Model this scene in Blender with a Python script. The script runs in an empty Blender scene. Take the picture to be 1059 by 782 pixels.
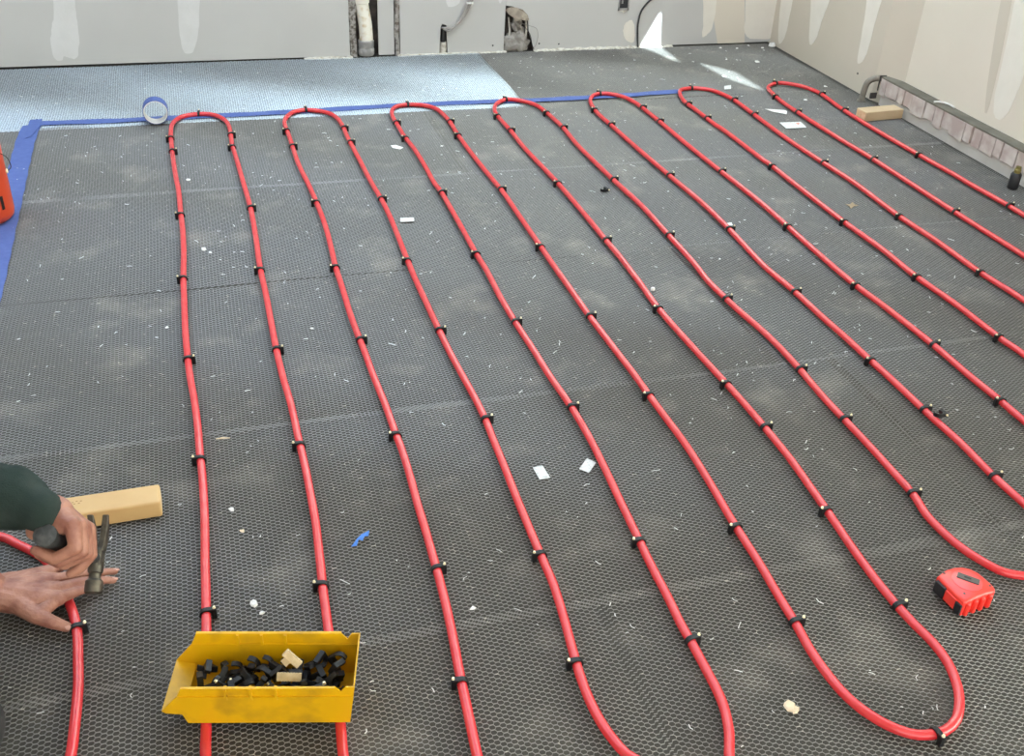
import bpy, bmesh, math, random
import numpy as np
from mathutils import Vector, Matrix
random.seed(7); rng = np.random.default_rng(7)
S = bpy.context.scene
COL = S.collection

# ------------------------------------------------------------------ camera
CAM_H = 1.3044
cd = bpy.data.cameras.new('camera'); cam = bpy.data.objects.new('camera', cd); COL.objects.link(cam)
r_ = Vector((0.959935, -0.276754, 0.043943)); u_ = Vector((0.113473, 0.527290, 0.842074)); w_ = Vector((0.256218, 0.803350, -0.537569))
M = Matrix((r_, u_, -w_)).transposed().to_4x4(); M.translation = Vector((0, 0, CAM_H))
cam.matrix_world = M
cd.sensor_width = 36; cd.sensor_fit = 'HORIZONTAL'; cd.lens = 1078.25 / 1059 * 36; cd.clip_start = .02
S.camera = cam

# ------------------------------------------------------------------ sky, sun, exposure
W = bpy.data.worlds.new('sky'); S.world = W; W.use_nodes = True
bg = W.node_tree.nodes['Background']; bg.inputs[1].default_value = 5.0
_tc = W.node_tree.nodes.new('ShaderNodeTexCoord'); _sx = W.node_tree.nodes.new('ShaderNodeSeparateXYZ'); _rp = W.node_tree.nodes.new('ShaderNodeValToRGB')
W.node_tree.links.new(_tc.outputs['Generated'], _sx.inputs[0]); W.node_tree.links.new(_sx.outputs['Z'], _rp.inputs[0]); W.node_tree.links.new(_rp.outputs[0], bg.inputs[0])
_e = _rp.color_ramp.elements; _e[0].position = 0; _e[0].color = (1.0, .90, .785, 1); _e[1].position = .8; _e[1].color = (.62, .78, 1.0, 1)
SUN = Vector((.80, .53, -.30)).normalized()
sl = bpy.data.lights.new('sun', 'SUN'); sl.energy = 72; sl.angle = .002; sl.color = (.78, .95, 1.0)
so = bpy.data.objects.new('sun', sl); COL.objects.link(so); so.rotation_euler = SUN.to_track_quat('-Z', 'Y').to_euler()
def portal(loc, rot, sx, sy):
    l = bpy.data.lights.new('window_portal', 'AREA'); l.shape = 'RECTANGLE'; l.size = sx; l.size_y = sy
    l.cycles.is_portal = True
    o = bpy.data.objects.new('window_portal', l); COL.objects.link(o); o.location = loc; o.rotation_euler = rot
SK = [(-2.3, -.1, 1.6, 4.45), (.6, 2.5, 1.6, 4.3)]   # two skylights in the ceiling (x0,x1,y0,y1)
BW = (-1.9, 2.3, .25, 2.35)        # wide opening behind the camera
for k in SK: portal(((k[0]+k[1])/2, (k[2]+k[3])/2, 2.66), (0, 0, 0), k[1]-k[0], k[3]-k[2])
portal(((BW[0]+BW[1])/2, -2.25, (BW[2]+BW[3])/2), (math.pi/2, 0, 0), BW[1]-BW[0], BW[3]-BW[2])
S.view_settings.view_transform = 'Standard'; S.view_settings.look = 'None'
S.view_settings.gamma = 1; S.view_settings.use_curve_mapping = False
S.view_settings.exposure = -0.30

# ------------------------------------------------------------------ materials
def mat(name, col, rough=.6, metal=0., noise=None, bump=None, coat=0., spec=.5):
    """noise=(colour2, scale, lo, hi[, colour3]); bump=(scale, strength)"""
    m = bpy.data.materials.new(name); m.use_nodes = True
    nt = m.node_tree; b = nt.nodes['Principled BSDF']
    b.inputs['Base Color'].default_value = (*col, 1); b.inputs['Roughness'].default_value = rough
    b.inputs['Metallic'].default_value = metal; b.inputs['Coat Weight'].default_value = coat
    b.inputs['Specular IOR Level'].default_value = spec
    if noise or bump:
        geo = nt.nodes.new('ShaderNodeNewGeometry')
    if noise:
        n = nt.nodes.new('ShaderNodeTexNoise'); n.inputs['Scale'].default_value = noise[1]; n.inputs['Detail'].default_value = 6
        nt.links.new(geo.outputs['Position'], n.inputs['Vector'])
        rp = nt.nodes.new('ShaderNodeValToRGB'); e = rp.color_ramp.elements
        e[0].position = noise[2]; e[0].color = (*col, 1); e[1].position = noise[3]; e[1].color = (*noise[0], 1)
        nt.links.new(n.outputs['Fac'], rp.inputs[0]); nt.links.new(rp.outputs[0], b.inputs['Base Color'])
    if bump:
        n2 = nt.nodes.new('ShaderNodeTexNoise'); n2.inputs['Scale'].default_value = bump[0]; n2.inputs['Detail'].default_value = 5
        nt.links.new(geo.outputs['Position'], n2.inputs['Vector'])
        bp = nt.nodes.new('ShaderNodeBump'); bp.inputs['Strength'].default_value = bump[1]; bp.inputs['Distance'].default_value = .002
        nt.links.new(n2.outputs['Fac'], bp.inputs['Height']); nt.links.new(bp.outputs[0], b.inputs['Normal'])
    return m

def lath_mat(name, base, dust, metal, rough, lo, hi):
    """steel strands with drifts of plaster dust on them"""
    m = bpy.data.materials.new(name); m.use_nodes = True; nt = m.node_tree; b = nt.nodes['Principled BSDF']; L = nt.links.new
    geo = nt.nodes.new('ShaderNodeNewGeometry')
    def noi(sc, det, lo, hi, rough=.6):
        n = nt.nodes.new('ShaderNodeTexNoise'); n.inputs['Scale'].default_value = sc; n.inputs['Detail'].default_value = det
        n.inputs['Roughness'].default_value = rough
        L(geo.outputs['Position'], n.inputs['Vector'])
        mr = nt.nodes.new('ShaderNodeMapRange'); mr.inputs[1].default_value = lo; mr.inputs[2].default_value = hi
        L(n.outputs['Fac'], mr.inputs[0]); return mr.outputs[0]
    d1 = noi(5.5, 6, lo, hi); d2 = noi(75, 2, .64, .72)
    mx = nt.nodes.new('ShaderNodeMath'); mx.operation = 'MULTIPLY_ADD'; mx.inputs[1].default_value = .8; mx.use_clamp = True
    L(d2, mx.inputs[0]); L(d1, mx.inputs[2])
    mc = nt.nodes.new('ShaderNodeMix'); mc.data_type = 'RGBA'; mc.inputs[6].default_value = (*base, 1); mc.inputs[7].default_value = (*dust, 1)
    L(mx.outputs[0], mc.inputs[0]); L(mc.outputs[2], b.inputs['Base Color'])
    mm = nt.nodes.new('ShaderNodeMath'); mm.operation = 'MULTIPLY_ADD'; mm.inputs[1].default_value = -metal; mm.inputs[2].default_value = metal
    L(mx.outputs[0], mm.inputs[0]); L(mm.outputs[0], b.inputs['Metallic'])
    mr = nt.nodes.new('ShaderNodeMath'); mr.operation = 'MULTIPLY_ADD'; mr.inputs[1].default_value = .8 - rough; mr.inputs[2].default_value = rough
    L(mx.outputs[0], mr.inputs[0]); L(mr.outputs[0], b.inputs['Roughness'])
    return m

MT = dict(
    slab=mat('dusty_subfloor', (.058, .052, .043), .9, noise=((.17, .150, .122), 5.5, .54, .84), bump=(40, .5)),
    lath=lath_mat('dark_steel_lath', (.235, .226, .212), (.50, .46, .395), .50, .36, .56, .98),
    silver=lath_mat('galvanised_lath', (.60, .68, .76), (.55, .53, .49), .95, .28, .66, .98),
    red=mat('red_tube', (.64, .032, .038), .26, noise=((.69, .052, .056), 35, .4, .8), coat=.25),
    black=mat('black_plastic', (.009, .009, .0095), .48, spec=.35),
    brass=mat('nail_head', (.85, .74, .48), .35, .5),
    blue=mat('blue_masking_tape', (.065, .105, .30), .75, noise=((.08, .125, .34), 60, .4, .7), bump=(120, .3)),
    core=mat('tape_core_card', (.74, .72, .68), .8),
    drywall=mat('grey_drywall_paper', (.50, .49, .465), .85, noise=((.53, .52, .495), 3.0, .4, .7), bump=(300, .08)),
    beige=mat('beige_plaster_wall', (.56, .50, .405), .85, noise=((.59, .53, .435), 2.5, .4, .7), bump=(150, .15)),
    cream=mat('cream_plaster_wall', (.69, .625, .525), .85, noise=((.66, .60, .50), 3.0, .4, .7), bump=(150, .15)),
    mud=mat('joint_compound', (.64, .63, .61), .8, noise=((.60, .59, .565), 14, .4, .7), bump=(90, .3)),
    mudw=mat('joint_compound_warm', (.76, .715, .63), .8, noise=((.72, .675, .59), 12, .4, .7), bump=(90, .3)),
    cavity=mat('wall_cavity', (.05, .045, .04), .9, noise=((.12, .10, .08), 30, .4, .7)),
    ceiling=mat('ceiling_board', (.72, .71, .68), .9),
    crumb=mat('plaster_crumbs', (.60, .57, .50), .9, noise=((.38, .33, .26), 60, .45, .65), bump=(200, .8)),
    rough_stud=mat('crusted_stud', (.33, .31, .28), .8, noise=((.12, .10, .08), 70, .45, .6), bump=(150, .9)),
    oldpipe=mat('flaking_white_pipe', (.80, .76, .66), .7, noise=((.62, .50, .30), 28, .50, .66), bump=(80, .9)),
    greypipe=mat('grey_pipe_collar', (.26, .25, .24), .6, noise=((.40, .38, .35), 50, .45, .7)),
    bronze=mat('grey_brown_pipe', (.22, .20, .165), .55, noise=((.14, .125, .10), 40, .4, .7)),
    greycable=mat('grey_cable_sheath', (.30, .28, .25), .6),
    blackcable=mat('black_cable_sheath', (.03, .03, .03), .5),
    paper=mat('torn_brown_paper', (.22, .18, .14), .9, noise=((.32, .27, .21), 40, .4, .7)),
    mortar=mat('grey_mortar', (.34, .32, .29), .95, noise=((.20, .18, .155), 45, .4, .65), bump=(60, 1.)),
    concrete=mat('grey_concrete', (.47, .435, .395), .9, noise=((.56, .52, .475), 9, .4, .7), bump=(80, .6)),
    ledgetop=mat('dark_ledge_top', (.12, .108, .084), .9, noise=((.18, .165, .13), 12, .4, .7), bump=(60, .6)),
    tile=mat('pinkish_clay_tile', (.44, .355, .32), .9, noise=((.60, .55, .50), 16, .40, .66), bump=(70, .8)),
    wood=mat('pale_pine', (.60, .385, .165), .55, noise=((.50, .30, .115), 9, .35, .75), bump=(60, .1)),
    woodpale=mat('pale_dry_pine', (.57, .43, .27), .65, noise=((.50, .36, .21), 12, .35, .75)),
    woodend=mat('pine_end_grain', (.70, .53, .33), .7, noise=((.55, .38, .20), 60, .4, .7)),
    stamp=mat('brown_stamp_ink', (.30, .16, .06), .7),
    yellow=mat('yellow_bin_plastic', (.70, .385, .002), .40, noise=((.46, .26, .010), 16, .50, .72)),
    tan=mat('tan_collated_clips', (.62, .50, .30), .6, noise=((.52, .40, .22), 80, .4, .6)),
    tapered=mat('tape_measure_red', (.85, .05, .035), .35, coat=.2),
    tapepink=mat('tape_measure_disc', (.84, .085, .085), .3, coat=.2),
    orange=mat('red_canister_paint', (.62, .065, .02), .4),
    gunmetal=mat('dark_spring_steel', (.11, .10, .095), .35, .6),
    steel=mat('worn_hammer_steel', (.11, .098, .078), .42, .75, noise=((.20, .178, .135), 50, .45, .7)),
    grip=mat('charcoal_rubber_grip', (.03, .032, .032), .65, noise=((.075, .075, .072), 90, .45, .7), bump=(200, .5)),
    skin=mat('skin', (.40, .185, .123), .5, noise=((.25, .092, .062), 36, .42, .68), bump=(220, .6)),
    nail=mat('finger_nail', (.55, .30, .23), .35),
    sweater=mat('dark_green_knit', (.020, .032, .027), .95, noise=((.040, .052, .046), 18, .45, .75), bump=(500, .6), spec=.2),
    trousers=mat('charcoal_trousers', (.035, .033, .034), .9, noise=((.06, .056, .056), 30, .4, .7), bump=(300, .4), spec=.2),
    boot=mat('dark_brown_boot', (.06, .045, .03), .6),
    hair=mat('brown_hair', (.06, .038, .022), .7, bump=(300, .8)),
    eye=mat('eye_white', (.8, .78, .75), .2), iris=mat('eye_dark', (.05, .03, .02), .2),
    white=mat('white_plaster_chip', (.80, .79, .76), .8, noise=((.70, .68, .63), 90, .4, .7)),
    shave=mat('white_plastic_shavings', (.75, .75, .73), .5),
    card=mat('white_card', (.66, .66, .64), .6, noise=((.50, .50, .48), 140, .52, .60)),
    cardred=mat('red_print', (.62, .20, .13), .6),
    leaf=mat('dry_leaf', (.30, .22, .13), .8),
    tanchip=mat('tan_wood_chip', (.72, .60, .43), .8, noise=((.60, .46, .30), 60, .4, .7)),
    ink=mat('black_ink', (.01, .01, .01), .5),
    boxblack=mat('black_box_plastic', (.02, .02, .022), .5),
)

# ------------------------------------------------------------------ mesh helpers
class MB:
    def __init__(s): s.v = []; s.f = []
    def add(s, v, f):
        o = len(s.v); s.v += [tuple(p) for p in v]; s.f += [tuple(o + i for i in q) for q in f]; return s
    def box(s, x0, x1, y0, y1, z0, z1):
        v = [(x, y, z) for x in (x0, x1) for y in (y0, y1) for z in (z0, z1)]
        return s.add(v, [(0,1,3,2),(4,6,7,5),(0,4,5,1),(2,3,7,6),(0,2,6,4),(1,5,7,3)])
    def prism(s, poly, fn, d0, d1):
        """poly of (a,b); fn(a,b,d)->xyz"""
        n = len(poly); v = [fn(a, b, d0) for a, b in poly] + [fn(a, b, d1) for a, b in poly]
        f = [tuple(range(n))[::-1], tuple(range(n, 2*n))] + [(i, (i+1) % n, n+(i+1) % n, n+i) for i in range(n)]
        return s.add(v, f)
    def sweep(s, pts, rad, seg=10, cap=True):
        P = [Vector(p) for p in pts]; n = len(P); R = rad if isinstance(rad, (list, tuple)) else [rad]*n
        t0 = (P[1]-P[0]).normalized(); up = Vector((0,0,1)) if abs(t0.z) < .9 else Vector((1,0,0))
        a = t0.cross(up).normalized(); v = []
        for i in range(n):
            t = (P[min(i+1, n-1)] - P[max(i-1, 0)]).normalized()
            a = (a - t*a.dot(t)).normalized(); b = t.cross(a)
            for k in range(seg):
                q = 2*math.pi*k/seg; v.append(P[i] + (a*math.cos(q) + b*math.sin(q))*R[i])
        f = [(i*seg+k, i*seg+(k+1) % seg, (i+1)*seg+(k+1) % seg, (i+1)*seg+k) for i in range(n-1) for k in range(seg)]
        if cap: f += [tuple(range(seg))[::-1], tuple(range((n-1)*seg, n*seg))]
        return s.add(v, f)
    def lathe(s, prof, seg=24, c=(0,0,0)):
        v = []; n = len(prof)
        for rr, z in prof:
            for k in range(seg):
                q = 2*math.pi*k/seg; v.append((c[0]+rr*math.cos(q), c[1]+rr*math.sin(q), c[2]+z))
        f = [(i*seg+k, i*seg+(k+1) % seg, (i+1)*seg+(k+1) % seg, (i+1)*seg+k) for i in range(n-1) for k in range(seg)]
        f += [tuple(range(seg))[::-1], tuple(range((n-1)*seg, n*seg))]
        return s.add(v, f)
    def capsule(s, p0, r0, p1, r1, seg=14):
        p0 = Vector(p0); p1 = Vector(p1); d = p1-p0; L = d.length; t = d/L if L > 1e-6 else Vector((0,0,1))
        pts = []; rad = []
        for k in range(5):
            q = math.pi/2*(1-k/4); pts.append(p0 - t*r0*math.sin(q)*1.0); rad.append(max(r0*math.cos(q), 1e-4))
        for k in range(5):
            q = math.pi/2*k/4; pts.append(p1 + t*r1*math.sin(q)); rad.append(max(r1*math.cos(q), 1e-4))
        return s.sweep(pts, rad, seg)
    def mesh(s, name, smooth=False, bevel=0, recalc=True, bseg=2, angle=None):
        me = bpy.data.meshes.new(name); me.from_pydata(s.v, [], s.f)
        if recalc or bevel:
            bm = bmesh.new(); bm.from_mesh(me)
            if bevel:
                bmesh.ops.remove_doubles(bm, verts=bm.verts, dist=1e-6)
                ed = [e for e in bm.edges if len(e.link_faces) == 2 and e.calc_face_angle(0) > .5]
                bmesh.ops.bevel(bm, geom=ed, offset=bevel, segments=bseg, affect='EDGES', profile=.5)
            bmesh.ops.recalc_face_normals(bm, faces=bm.faces); bm.to_mesh(me); bm.free()
        if smooth:
            me.polygons.foreach_set('use_smooth', [True]*len(me.polygons))
            if angle: me.set_sharp_from_angle(angle=angle)
        me.update(); return me

def link(name, me, m, parent=None, loc=None, rz=0):
    o = bpy.data.objects.new(name, me); COL.objects.link(o)
    if me is not None and m is not None and len(me.materials) == 0: me.materials.append(MT[m] if isinstance(m, str) else m)
    if loc is not None: o.location = loc
    o.rotation_euler.z = rz
    if parent: o.parent = parent
    return o
def tag(o, label, cat, group=None):
    o['label'] = label; o['category'] = cat
    if group: o['group'] = group
    return o
def struct(o): o['kind'] = 'structure'; return o
def thing(name, label, cat, loc=(0,0,0), rz=0, group=None):
    o = bpy.data.objects.new(name, None); COL.objects.link(o); o.location = loc; o.rotation_euler.z = rz; o.empty_display_size = .05
    return tag(o, label, cat, group)
def catmull(P, step):
    P = [Vector(p) for p in P]; P = [P[0]*2-P[1]] + P + [P[-1]*2-P[-2]]; out = []
    for i in range(1, len(P)-2):
        n = max(1, int((P[i+1]-P[i]).length/step))
        for k in range(n):
            t = k/n; a, b, c, d = P[i-1], P[i], P[i+1], P[i+2]
            out.append(.5*((2*b) + (c-a)*t + (2*a-5*b+4*c-d)*t*t + (3*b-a-3*c+d)*t**3))
    out.append(P[-2]); return out
FX = lambda y: (lambda a, b, d: (a, y+d, b))        # prism facing -Y (wall far): a=x, b=z
RX = lambda x: (lambda a, b, d: (x+d, a, b))        # prism on right wall: a=y, b=z

# ------------------------------------------------------------------ the setting
fl = struct(link('floor', MB().box(-2.65, 2.80, -2.3, 4.75, -.12, 0).mesh('floor'), 'slab'))
b = MB().box(-2.65, SK[0][0], -2.3, 4.8, 2.6, 2.7).box(SK[1][1], 2.85, -2.3, 4.8, 2.6, 2.7).box(SK[0][1], SK[1][0], -2.3, 4.8, 2.6, 2.7)
for k in SK: b.box(k[0], k[1], -2.3, k[2], 2.6, 2.7).box(k[0], k[1], k[3], 4.8, 2.6, 2.7)
struct(link('ceiling', b.mesh('ceiling'), 'ceiling'))
for i, k in enumerate(SK):
    xm = (k[0]+k[1])/2
    struct(link('window_%d' % (i+1), MB().box(k[0], k[0]+.04, k[2], k[3], 2.62, 2.68).box(k[1]-.04, k[1], k[2], k[3], 2.62, 2.68).box(xm-.02, xm+.02, k[2], k[3], 2.62, 2.68).box(k[0], k[1], k[2], k[2]+.04, 2.62, 2.68).box(k[0], k[1], k[3]-.04, k[3], 2.62, 2.68).mesh('skylight_frame'), 'ceiling'))
# far wall: cavity backing with a window above, plasterboard sheets in front of it
b = MB().box(-2.6, 2.8, 4.66, 4.78, 0, 2.6)
wf = struct(link('wall_far', b.mesh('wall_far'), 'cavity'))
link('upper_board', MB().box(-2.6, 2.7, 4.61, 4.66, 1.2, 2.6).mesh('upper_board'), 'drywall', wf)
TH = .0125
def panel(name, poly, m='drywall', d=TH, y=4.61, parent=wf):
    return link(name, MB().prism(poly, FX(y), 0, d).mesh(name), m, parent)
panel('plasterboard', [(-2.6, .012), (.650, .006), (.650, 1.2), (-2.6, 1.2)])
panel('plasterboard', [(.777, .006), (.846, .006), (.846, 1.2), (.777, 1.2)])
panel('plasterboard', [(.872, .004), (1.050, .004), (1.054, .118), (1.062, .132), (1.082, .126), (1.088, .004), (1.348, .004), (1.350, .166), (1.350, 1.2), (.872, 1.2)])
panel('plasterboard', [(1.492, .006), (2.70, .006), (2.70, 1.2), (1.351, 1.2), (1.351, .205), (1.385, .200), (1.43, .178), (1.458, .150), (1.464, .09), (1.480, .05)])
# smears of filler over the joints, a millimetre proud of the board
def soft(p):
    for it in range(2):
        q = []
        for i in range(len(p)):
            (a, b), (c, d) = p[i], p[(i+1) % len(p)]; j = random.uniform(-.0015, .0015)
            q += [(a*.75+c*.25+j, b*.75+d*.25+j), (a*.25+c*.75-j, b*.25+d*.75+j)]
        p = q
    return p
def smear(px, wall='far', m='mud'):
    px = soft(px)
    if wall == 'far': return link('filler_patch', MB().prism(px, FX(4.61), -.0011, .0).mesh('filler_patch'), m, wf)
smear([(-0.4848,0.4808),(-0.4045,0.4803),(-0.4429,0.2343),(-0.4392,0.1701),(-0.4503,0.082),(-0.4669,0.0278),(-0.498,0.0407),(-0.5186,0.0492),(-0.5184,0.0296),(-0.5556,0.027),(-0.5577,0.097),(-0.5424,0.1614),(-0.5229,0.2099)])
smear([(-0.0199,0.478),(0.0653,0.4775),(0.0404,0.2238),(0.0208,0.1189),(-0.0038,0.0399),(-0.0471,0.0373),(-0.0549,0.1013),(-0.0506,0.1989)])
smear([(1.0659,0.4716),(1.163,0.471),(1.1505,0.2325),(1.1162,0.2004),(1.0726,0.2055)])
smear([(1.2915,0.4703),(1.3347,0.47),(1.3405,0.2246),(1.3099,0.2087)])
smear([(1.9238,0.109),(1.9508,0.1258),(1.9755,0.1208),(1.9922,0.0184),(1.9471,0.0288),(1.9237,0.065)], m='mudw')
smear([(2.257,0.4646),(2.3536,0.464),(2.3847,0.1861),(2.3827,0.0746),(2.3566,0.0482),(2.3289,0.0308),(2.33,0.1208)], m='mudw')
smear([(2.4809,0.4632),(2.6902,0.462),(2.7117,0.1567),(2.7183,0.0193),(2.6453,0.0169),(2.5545,0.0288),(2.5409,0.1605)], m='mudw')
panel('corner_skim', [(2.3439,0.4641),(2.4809,0.4632),(2.564,0.0054),(2.4195,0.0053),(2.3805,0.1196)], 'cream', -.0006)
# crumbly plaster ridge at the foot of the far wall
def ridge(x0, x1, y, h, name, par):
    v = MB(); n = int((x1-x0)/.012); pr = []
    for i in range(n+1):
        x = x0+(x1-x0)*i/n; hh = h*random.uniform(.35, 1.); dd = random.uniform(.010, .024)
        pr += [(x, y, 0), (x, y, hh), (x, y-dd*.5, hh*.8), (x, y-dd, 0)]
    f = [(i*4+k, i*4+k+1, (i+1)*4+k+1, (i+1)*4+k) for i in range(n) for k in range(3)]
    return link(name, v.add(pr, f).mesh(name), 'crumb', par)
ridge(1.49, 2.18, 4.612, .012, 'plaster_ridge', wf); ridge(.45, .66, 4.612, .010, 'plaster_ridge', wf); ridge(.86, 1.36, 4.612, .008, 'plaster_ridge', wf)
# studs showing in the two slots
def rough_post(x0, x1, y0, y1, h, name):
    n = 40; v = []; 
    for i in range(n+1):
        z = h*i/n; j = lambda: random.uniform(-.004, .004)
        v += [(x0+j(), y0+j(), z), (x1+j(), y0+j(), z), (x1, y1, z), (x0, y1, z)]
    f = [(i*4+k, i*4+(k+1) % 4, (i+1)*4+(k+1) % 4, (i+1)*4+k) for i in range(n) for k in range(4)]
    return link(name, MB().add(v, f).mesh(name), 'rough_stud', wf)
rough_post(.653, .682, 4.612, 4.655, 1.2, 'stud'); rough_post(.849, .869, 4.606, 4.65, 1.2, 'corner_bead')

# right wall: thicker part to the far corner, recessed part above a ledge
YR = 3.64
b = MB().prism([(2.70, 4.76), (2.70, 3.72), (2.745, 3.58), (2.745, -2.3), (2.85, -2.3), (2.85, 4.76)], lambda a, b, d: (a, b, d), 0, 2.6)
wr = struct(link('wall_right', b.mesh('wall_right'), 'beige'))
link('plaster_skim', MB().box(2.7435, 2.746, -2.2, 3.58, .11, 2.6).mesh('plaster_skim'), 'cream', wr)
def rsmear(poly, x=2.70, m='mudw'):
    poly = soft(poly); return link('filler_patch', MB().prism(poly, RX(x), -.0011, 0).mesh('filler_patch'), m, wr)
rsmear([(4.5967,0.3795),(4.4783,0.4026),(4.4677,0.2342),(4.4715,0.1233),(4.4793,0.045),(4.5413,0.0057)])
rsmear([(4.3649,0.4247),(4.1669,0.4633),(4.1593,0.3044),(4.1971,0.2126),(4.205,0.1257),(4.2602,0.0677),(4.2903,0.1898)])
rsmear([(3.9232,0.5108),(3.7757,0.5396),(3.7941,0.3875),(3.8085,0.2686),(3.8101,0.1491),(3.8705,0.0954),(3.8725,0.1925),(3.8912,0.346)])
rsmear([(3.1174,0.6363),(3.0076,0.689),(2.9535,0.3864),(2.9773,0.1505),(3.0627,0.1504),(3.079,0.3514)], x=2.7435)
rsmear([(3.1958,0.6203),(3.1265,0.6344),(3.0736,0.1503),(3.1017,0.1519)], x=2.7437, m='beige')
# ledge of clay tiles on a plastered kerb
lg = struct(link('trim_1', MB().box(2.698, 2.742, -2.2, 3.655, 0, .046).box(2.702, 2.742, -2.2, 3.655, .046, .104).mesh('trim_1'), 'concrete'))
y = 3.662; k = 0
while y > .9:
    w = random.choice((.042, .052, .061, .074, .085))
    jx = random.uniform(-.003, .003); zb = .046 + random.uniform(-.010, .006)
    poly = [(y, .108), (y-w+.004, .108)] + [(y-w+.004+random.uniform(-.001, .001), zb+random.uniform(-.003, .003)), (y-w*.5, zb+random.uniform(-.004, .004)), (y, zb+random.uniform(-.003, .003))]
    link('tile', MB().prism(poly, RX(2.690+jx), 0, .018).mesh('tile', bevel=.0012, bseg=1), 'tile', lg); y -= w; k += 1
link('ledge_top', MB().box(2.690, 2.7435, -2.2, 3.662, .1075, .115).mesh('ledge_top', bevel=.002), 'ledgetop', lg)
# left wall with added cut-outs shaped to throw the sun patches, back wall with the wide opening
def back(p):
    p = Vector(p); t = (p.x+2.6)/SUN.x; q = p - SUN*t; return (q.y, q.z)
sun_cutouts = [[back(p) for p in ((2.183,4.316,.005),(2.284,4.167,.005),(2.292,3.887,.005),(2.205,4.076,.005))],
         [back(p) for p in ((2.104,4.61,.158),(2.021,4.61,.004),(2.097,4.327,.004),(2.117,4.61,.004))]]
bm = bmesh.new(); eds = []
for loop in [[(-2.3, 0), (4.7, 0), (4.7, 2.6), (-2.3, 2.6)]] + sun_cutouts:
    vs = [bm.verts.new((-2.6, a, c)) for a, c in loop]
    eds += [bm.edges.new((vs[i], vs[(i+1) % len(vs)])) for i in range(len(vs))]
bmesh.ops.triangle_fill(bm, edges=eds, use_beauty=True, use_dissolve=False)
me = bpy.data.meshes.new('wall_left'); bm.to_mesh(me); bm.free(); struct(link('wall_left', me, 'cream'))
b = MB().box(-2.65, BW[0], -2.35, -2.25, 0, 2.6).box(BW[1], 2.85, -2.35, -2.25, 0, 2.6).box(BW[0], BW[1], -2.35, -2.25, 0, BW[2]).box(BW[0], BW[1], -2.35, -2.25, BW[3], 2.6)
struct(link('wall_back', b.mesh('wall_back'), 'cream'))

# ------------------------------------------------------------------ expanded metal lath
LW, SWD, BD, SW = .0172, .0094, .0029, .0017      # long way, short way, half bond, strand width
def lath_mesh(name, lx, ly, tilt, seed, tv=.10):
    """strands zigzag along x; neighbouring strands meet at the bonds; each strand is a tilted ribbon"""
    g = np.random.default_rng(seed)
    nx = int(lx/LW); ny = int(ly/(SWD/2))
    px = np.array([-BD, BD, LW/2-BD, LW/2+BD]); py = np.array([0, 0, SWD/2, SWD/2])
    X = (np.arange(nx)[:, None]*LW + px[None]).ravel(); Y0 = np.tile(py, nx)
    n = len(X)
    Xa = X[None] + ((np.arange(ny) % 2)*LW/2)[:, None]; Ya = Y0[None] + (np.arange(ny)*SWD/2)[:, None]
    ph = g.uniform(0, 6.28, 6)
    dx = .0016*np.sin(Ya*9+ph[0]) + .0012*np.sin(Xa*4+Ya*5+ph[1])
    dy = .0018*np.sin(Xa*5+ph[2]) + .0010*np.sin(Xa*13+ph[3])
    dz = .0007*np.sin(Xa*7+Ya*6+ph[4]) + .0006*np.sin(Ya*14-Xa*5+ph[5])
    tl = tilt + tv*np.sin(Xa*6+Ya*8+ph[1]) + g.normal(0, .06, Xa.shape)
    hw = SW/2*(1+g.normal(0, .08, Xa.shape))
    cy = np.cos(tl)*hw; cz = np.sin(tl)*hw
    lo = np.stack([Xa+dx, Ya+dy-cy, .0028+dz-cz], -1); hi = np.stack([Xa+dx, Ya+dy+cy, .0028+dz+cz], -1)
    v = np.concatenate([lo.reshape(-1, 3), hi.reshape(-1, 3)]); N = n*ny
    i = (np.arange(ny)[:, None]*n + np.arange(n-1)[None]).ravel()
    f = np.stack([i, i+1, i+1+N, i+N], -1)
    me = bpy.data.meshes.new(name)
    me.vertices.add(len(v)); me.vertices.foreach_set('co', v.ravel())
    me.loops.add(f.size); me.loops.foreach_set('vertex_index', f.ravel())
    me.polygons.add(len(f)); me.polygons.foreach_set('loop_start', np.arange(0, f.size, 4))
    me.update(calc_edges=True); return me
R_ = math.radians
ROWS = [ # x0, x1, y0, z, tilt, material, label
 (-1.20, 1.24, 3.835, .0020, .50, 'silver', 'shiny galvanised metal lath sheet along the far wall, left of the dark sheets'),
 (1.225, 2.68, 3.86, .0008, .50, 'lath', 'dark metal lath sheet in the far right corner of the floor'),
 (-1.40, .83, 3.185, .0010, .50, 'lath', 'dark metal lath sheet under the far bends of the three leftmost tube loops'),
 (.82, 2.68, 3.185, .0018, .50, 'lath', 'dark metal lath sheet under the far bends of the four rightmost tube loops'),
 (-1.40, .52, 2.53, .0020, .50, 'lath', 'dark metal lath sheet beside the long blue tape at left, third row from far wall'),
 (.51, 2.68, 2.53, .0006, .50, 'lath', 'dark metal lath sheet in front of the tiled ledge, third row from far wall'),
 (-1.15, 1.28, 1.865, .0008, .50, 'lath', 'dark metal lath sheet behind the near wood block, fourth row from far wall'),
 (1.27, 2.68, 1.865, .0018, .50, 'lath', 'dark metal lath sheet at the right photo edge, fourth row from far wall'),
 (-1.02, 1.42, 1.212, .0018, .50, 'lath', 'dark metal lath sheet under the hands and the two small white cards'),
 (1.41, 2.68, 1.212, .0008, .50, 'lath', 'dark metal lath sheet right of the tape measure, fifth row from far wall'),
 (-1.86, .58, .560, .0008, .50, 'lath', 'dark metal lath sheet under the yellow bin'),
 (.57, 2.68, .560, .0018, .50, 'lath', 'dark metal lath sheet under the near tube bend and tan chip'),
]
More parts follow.
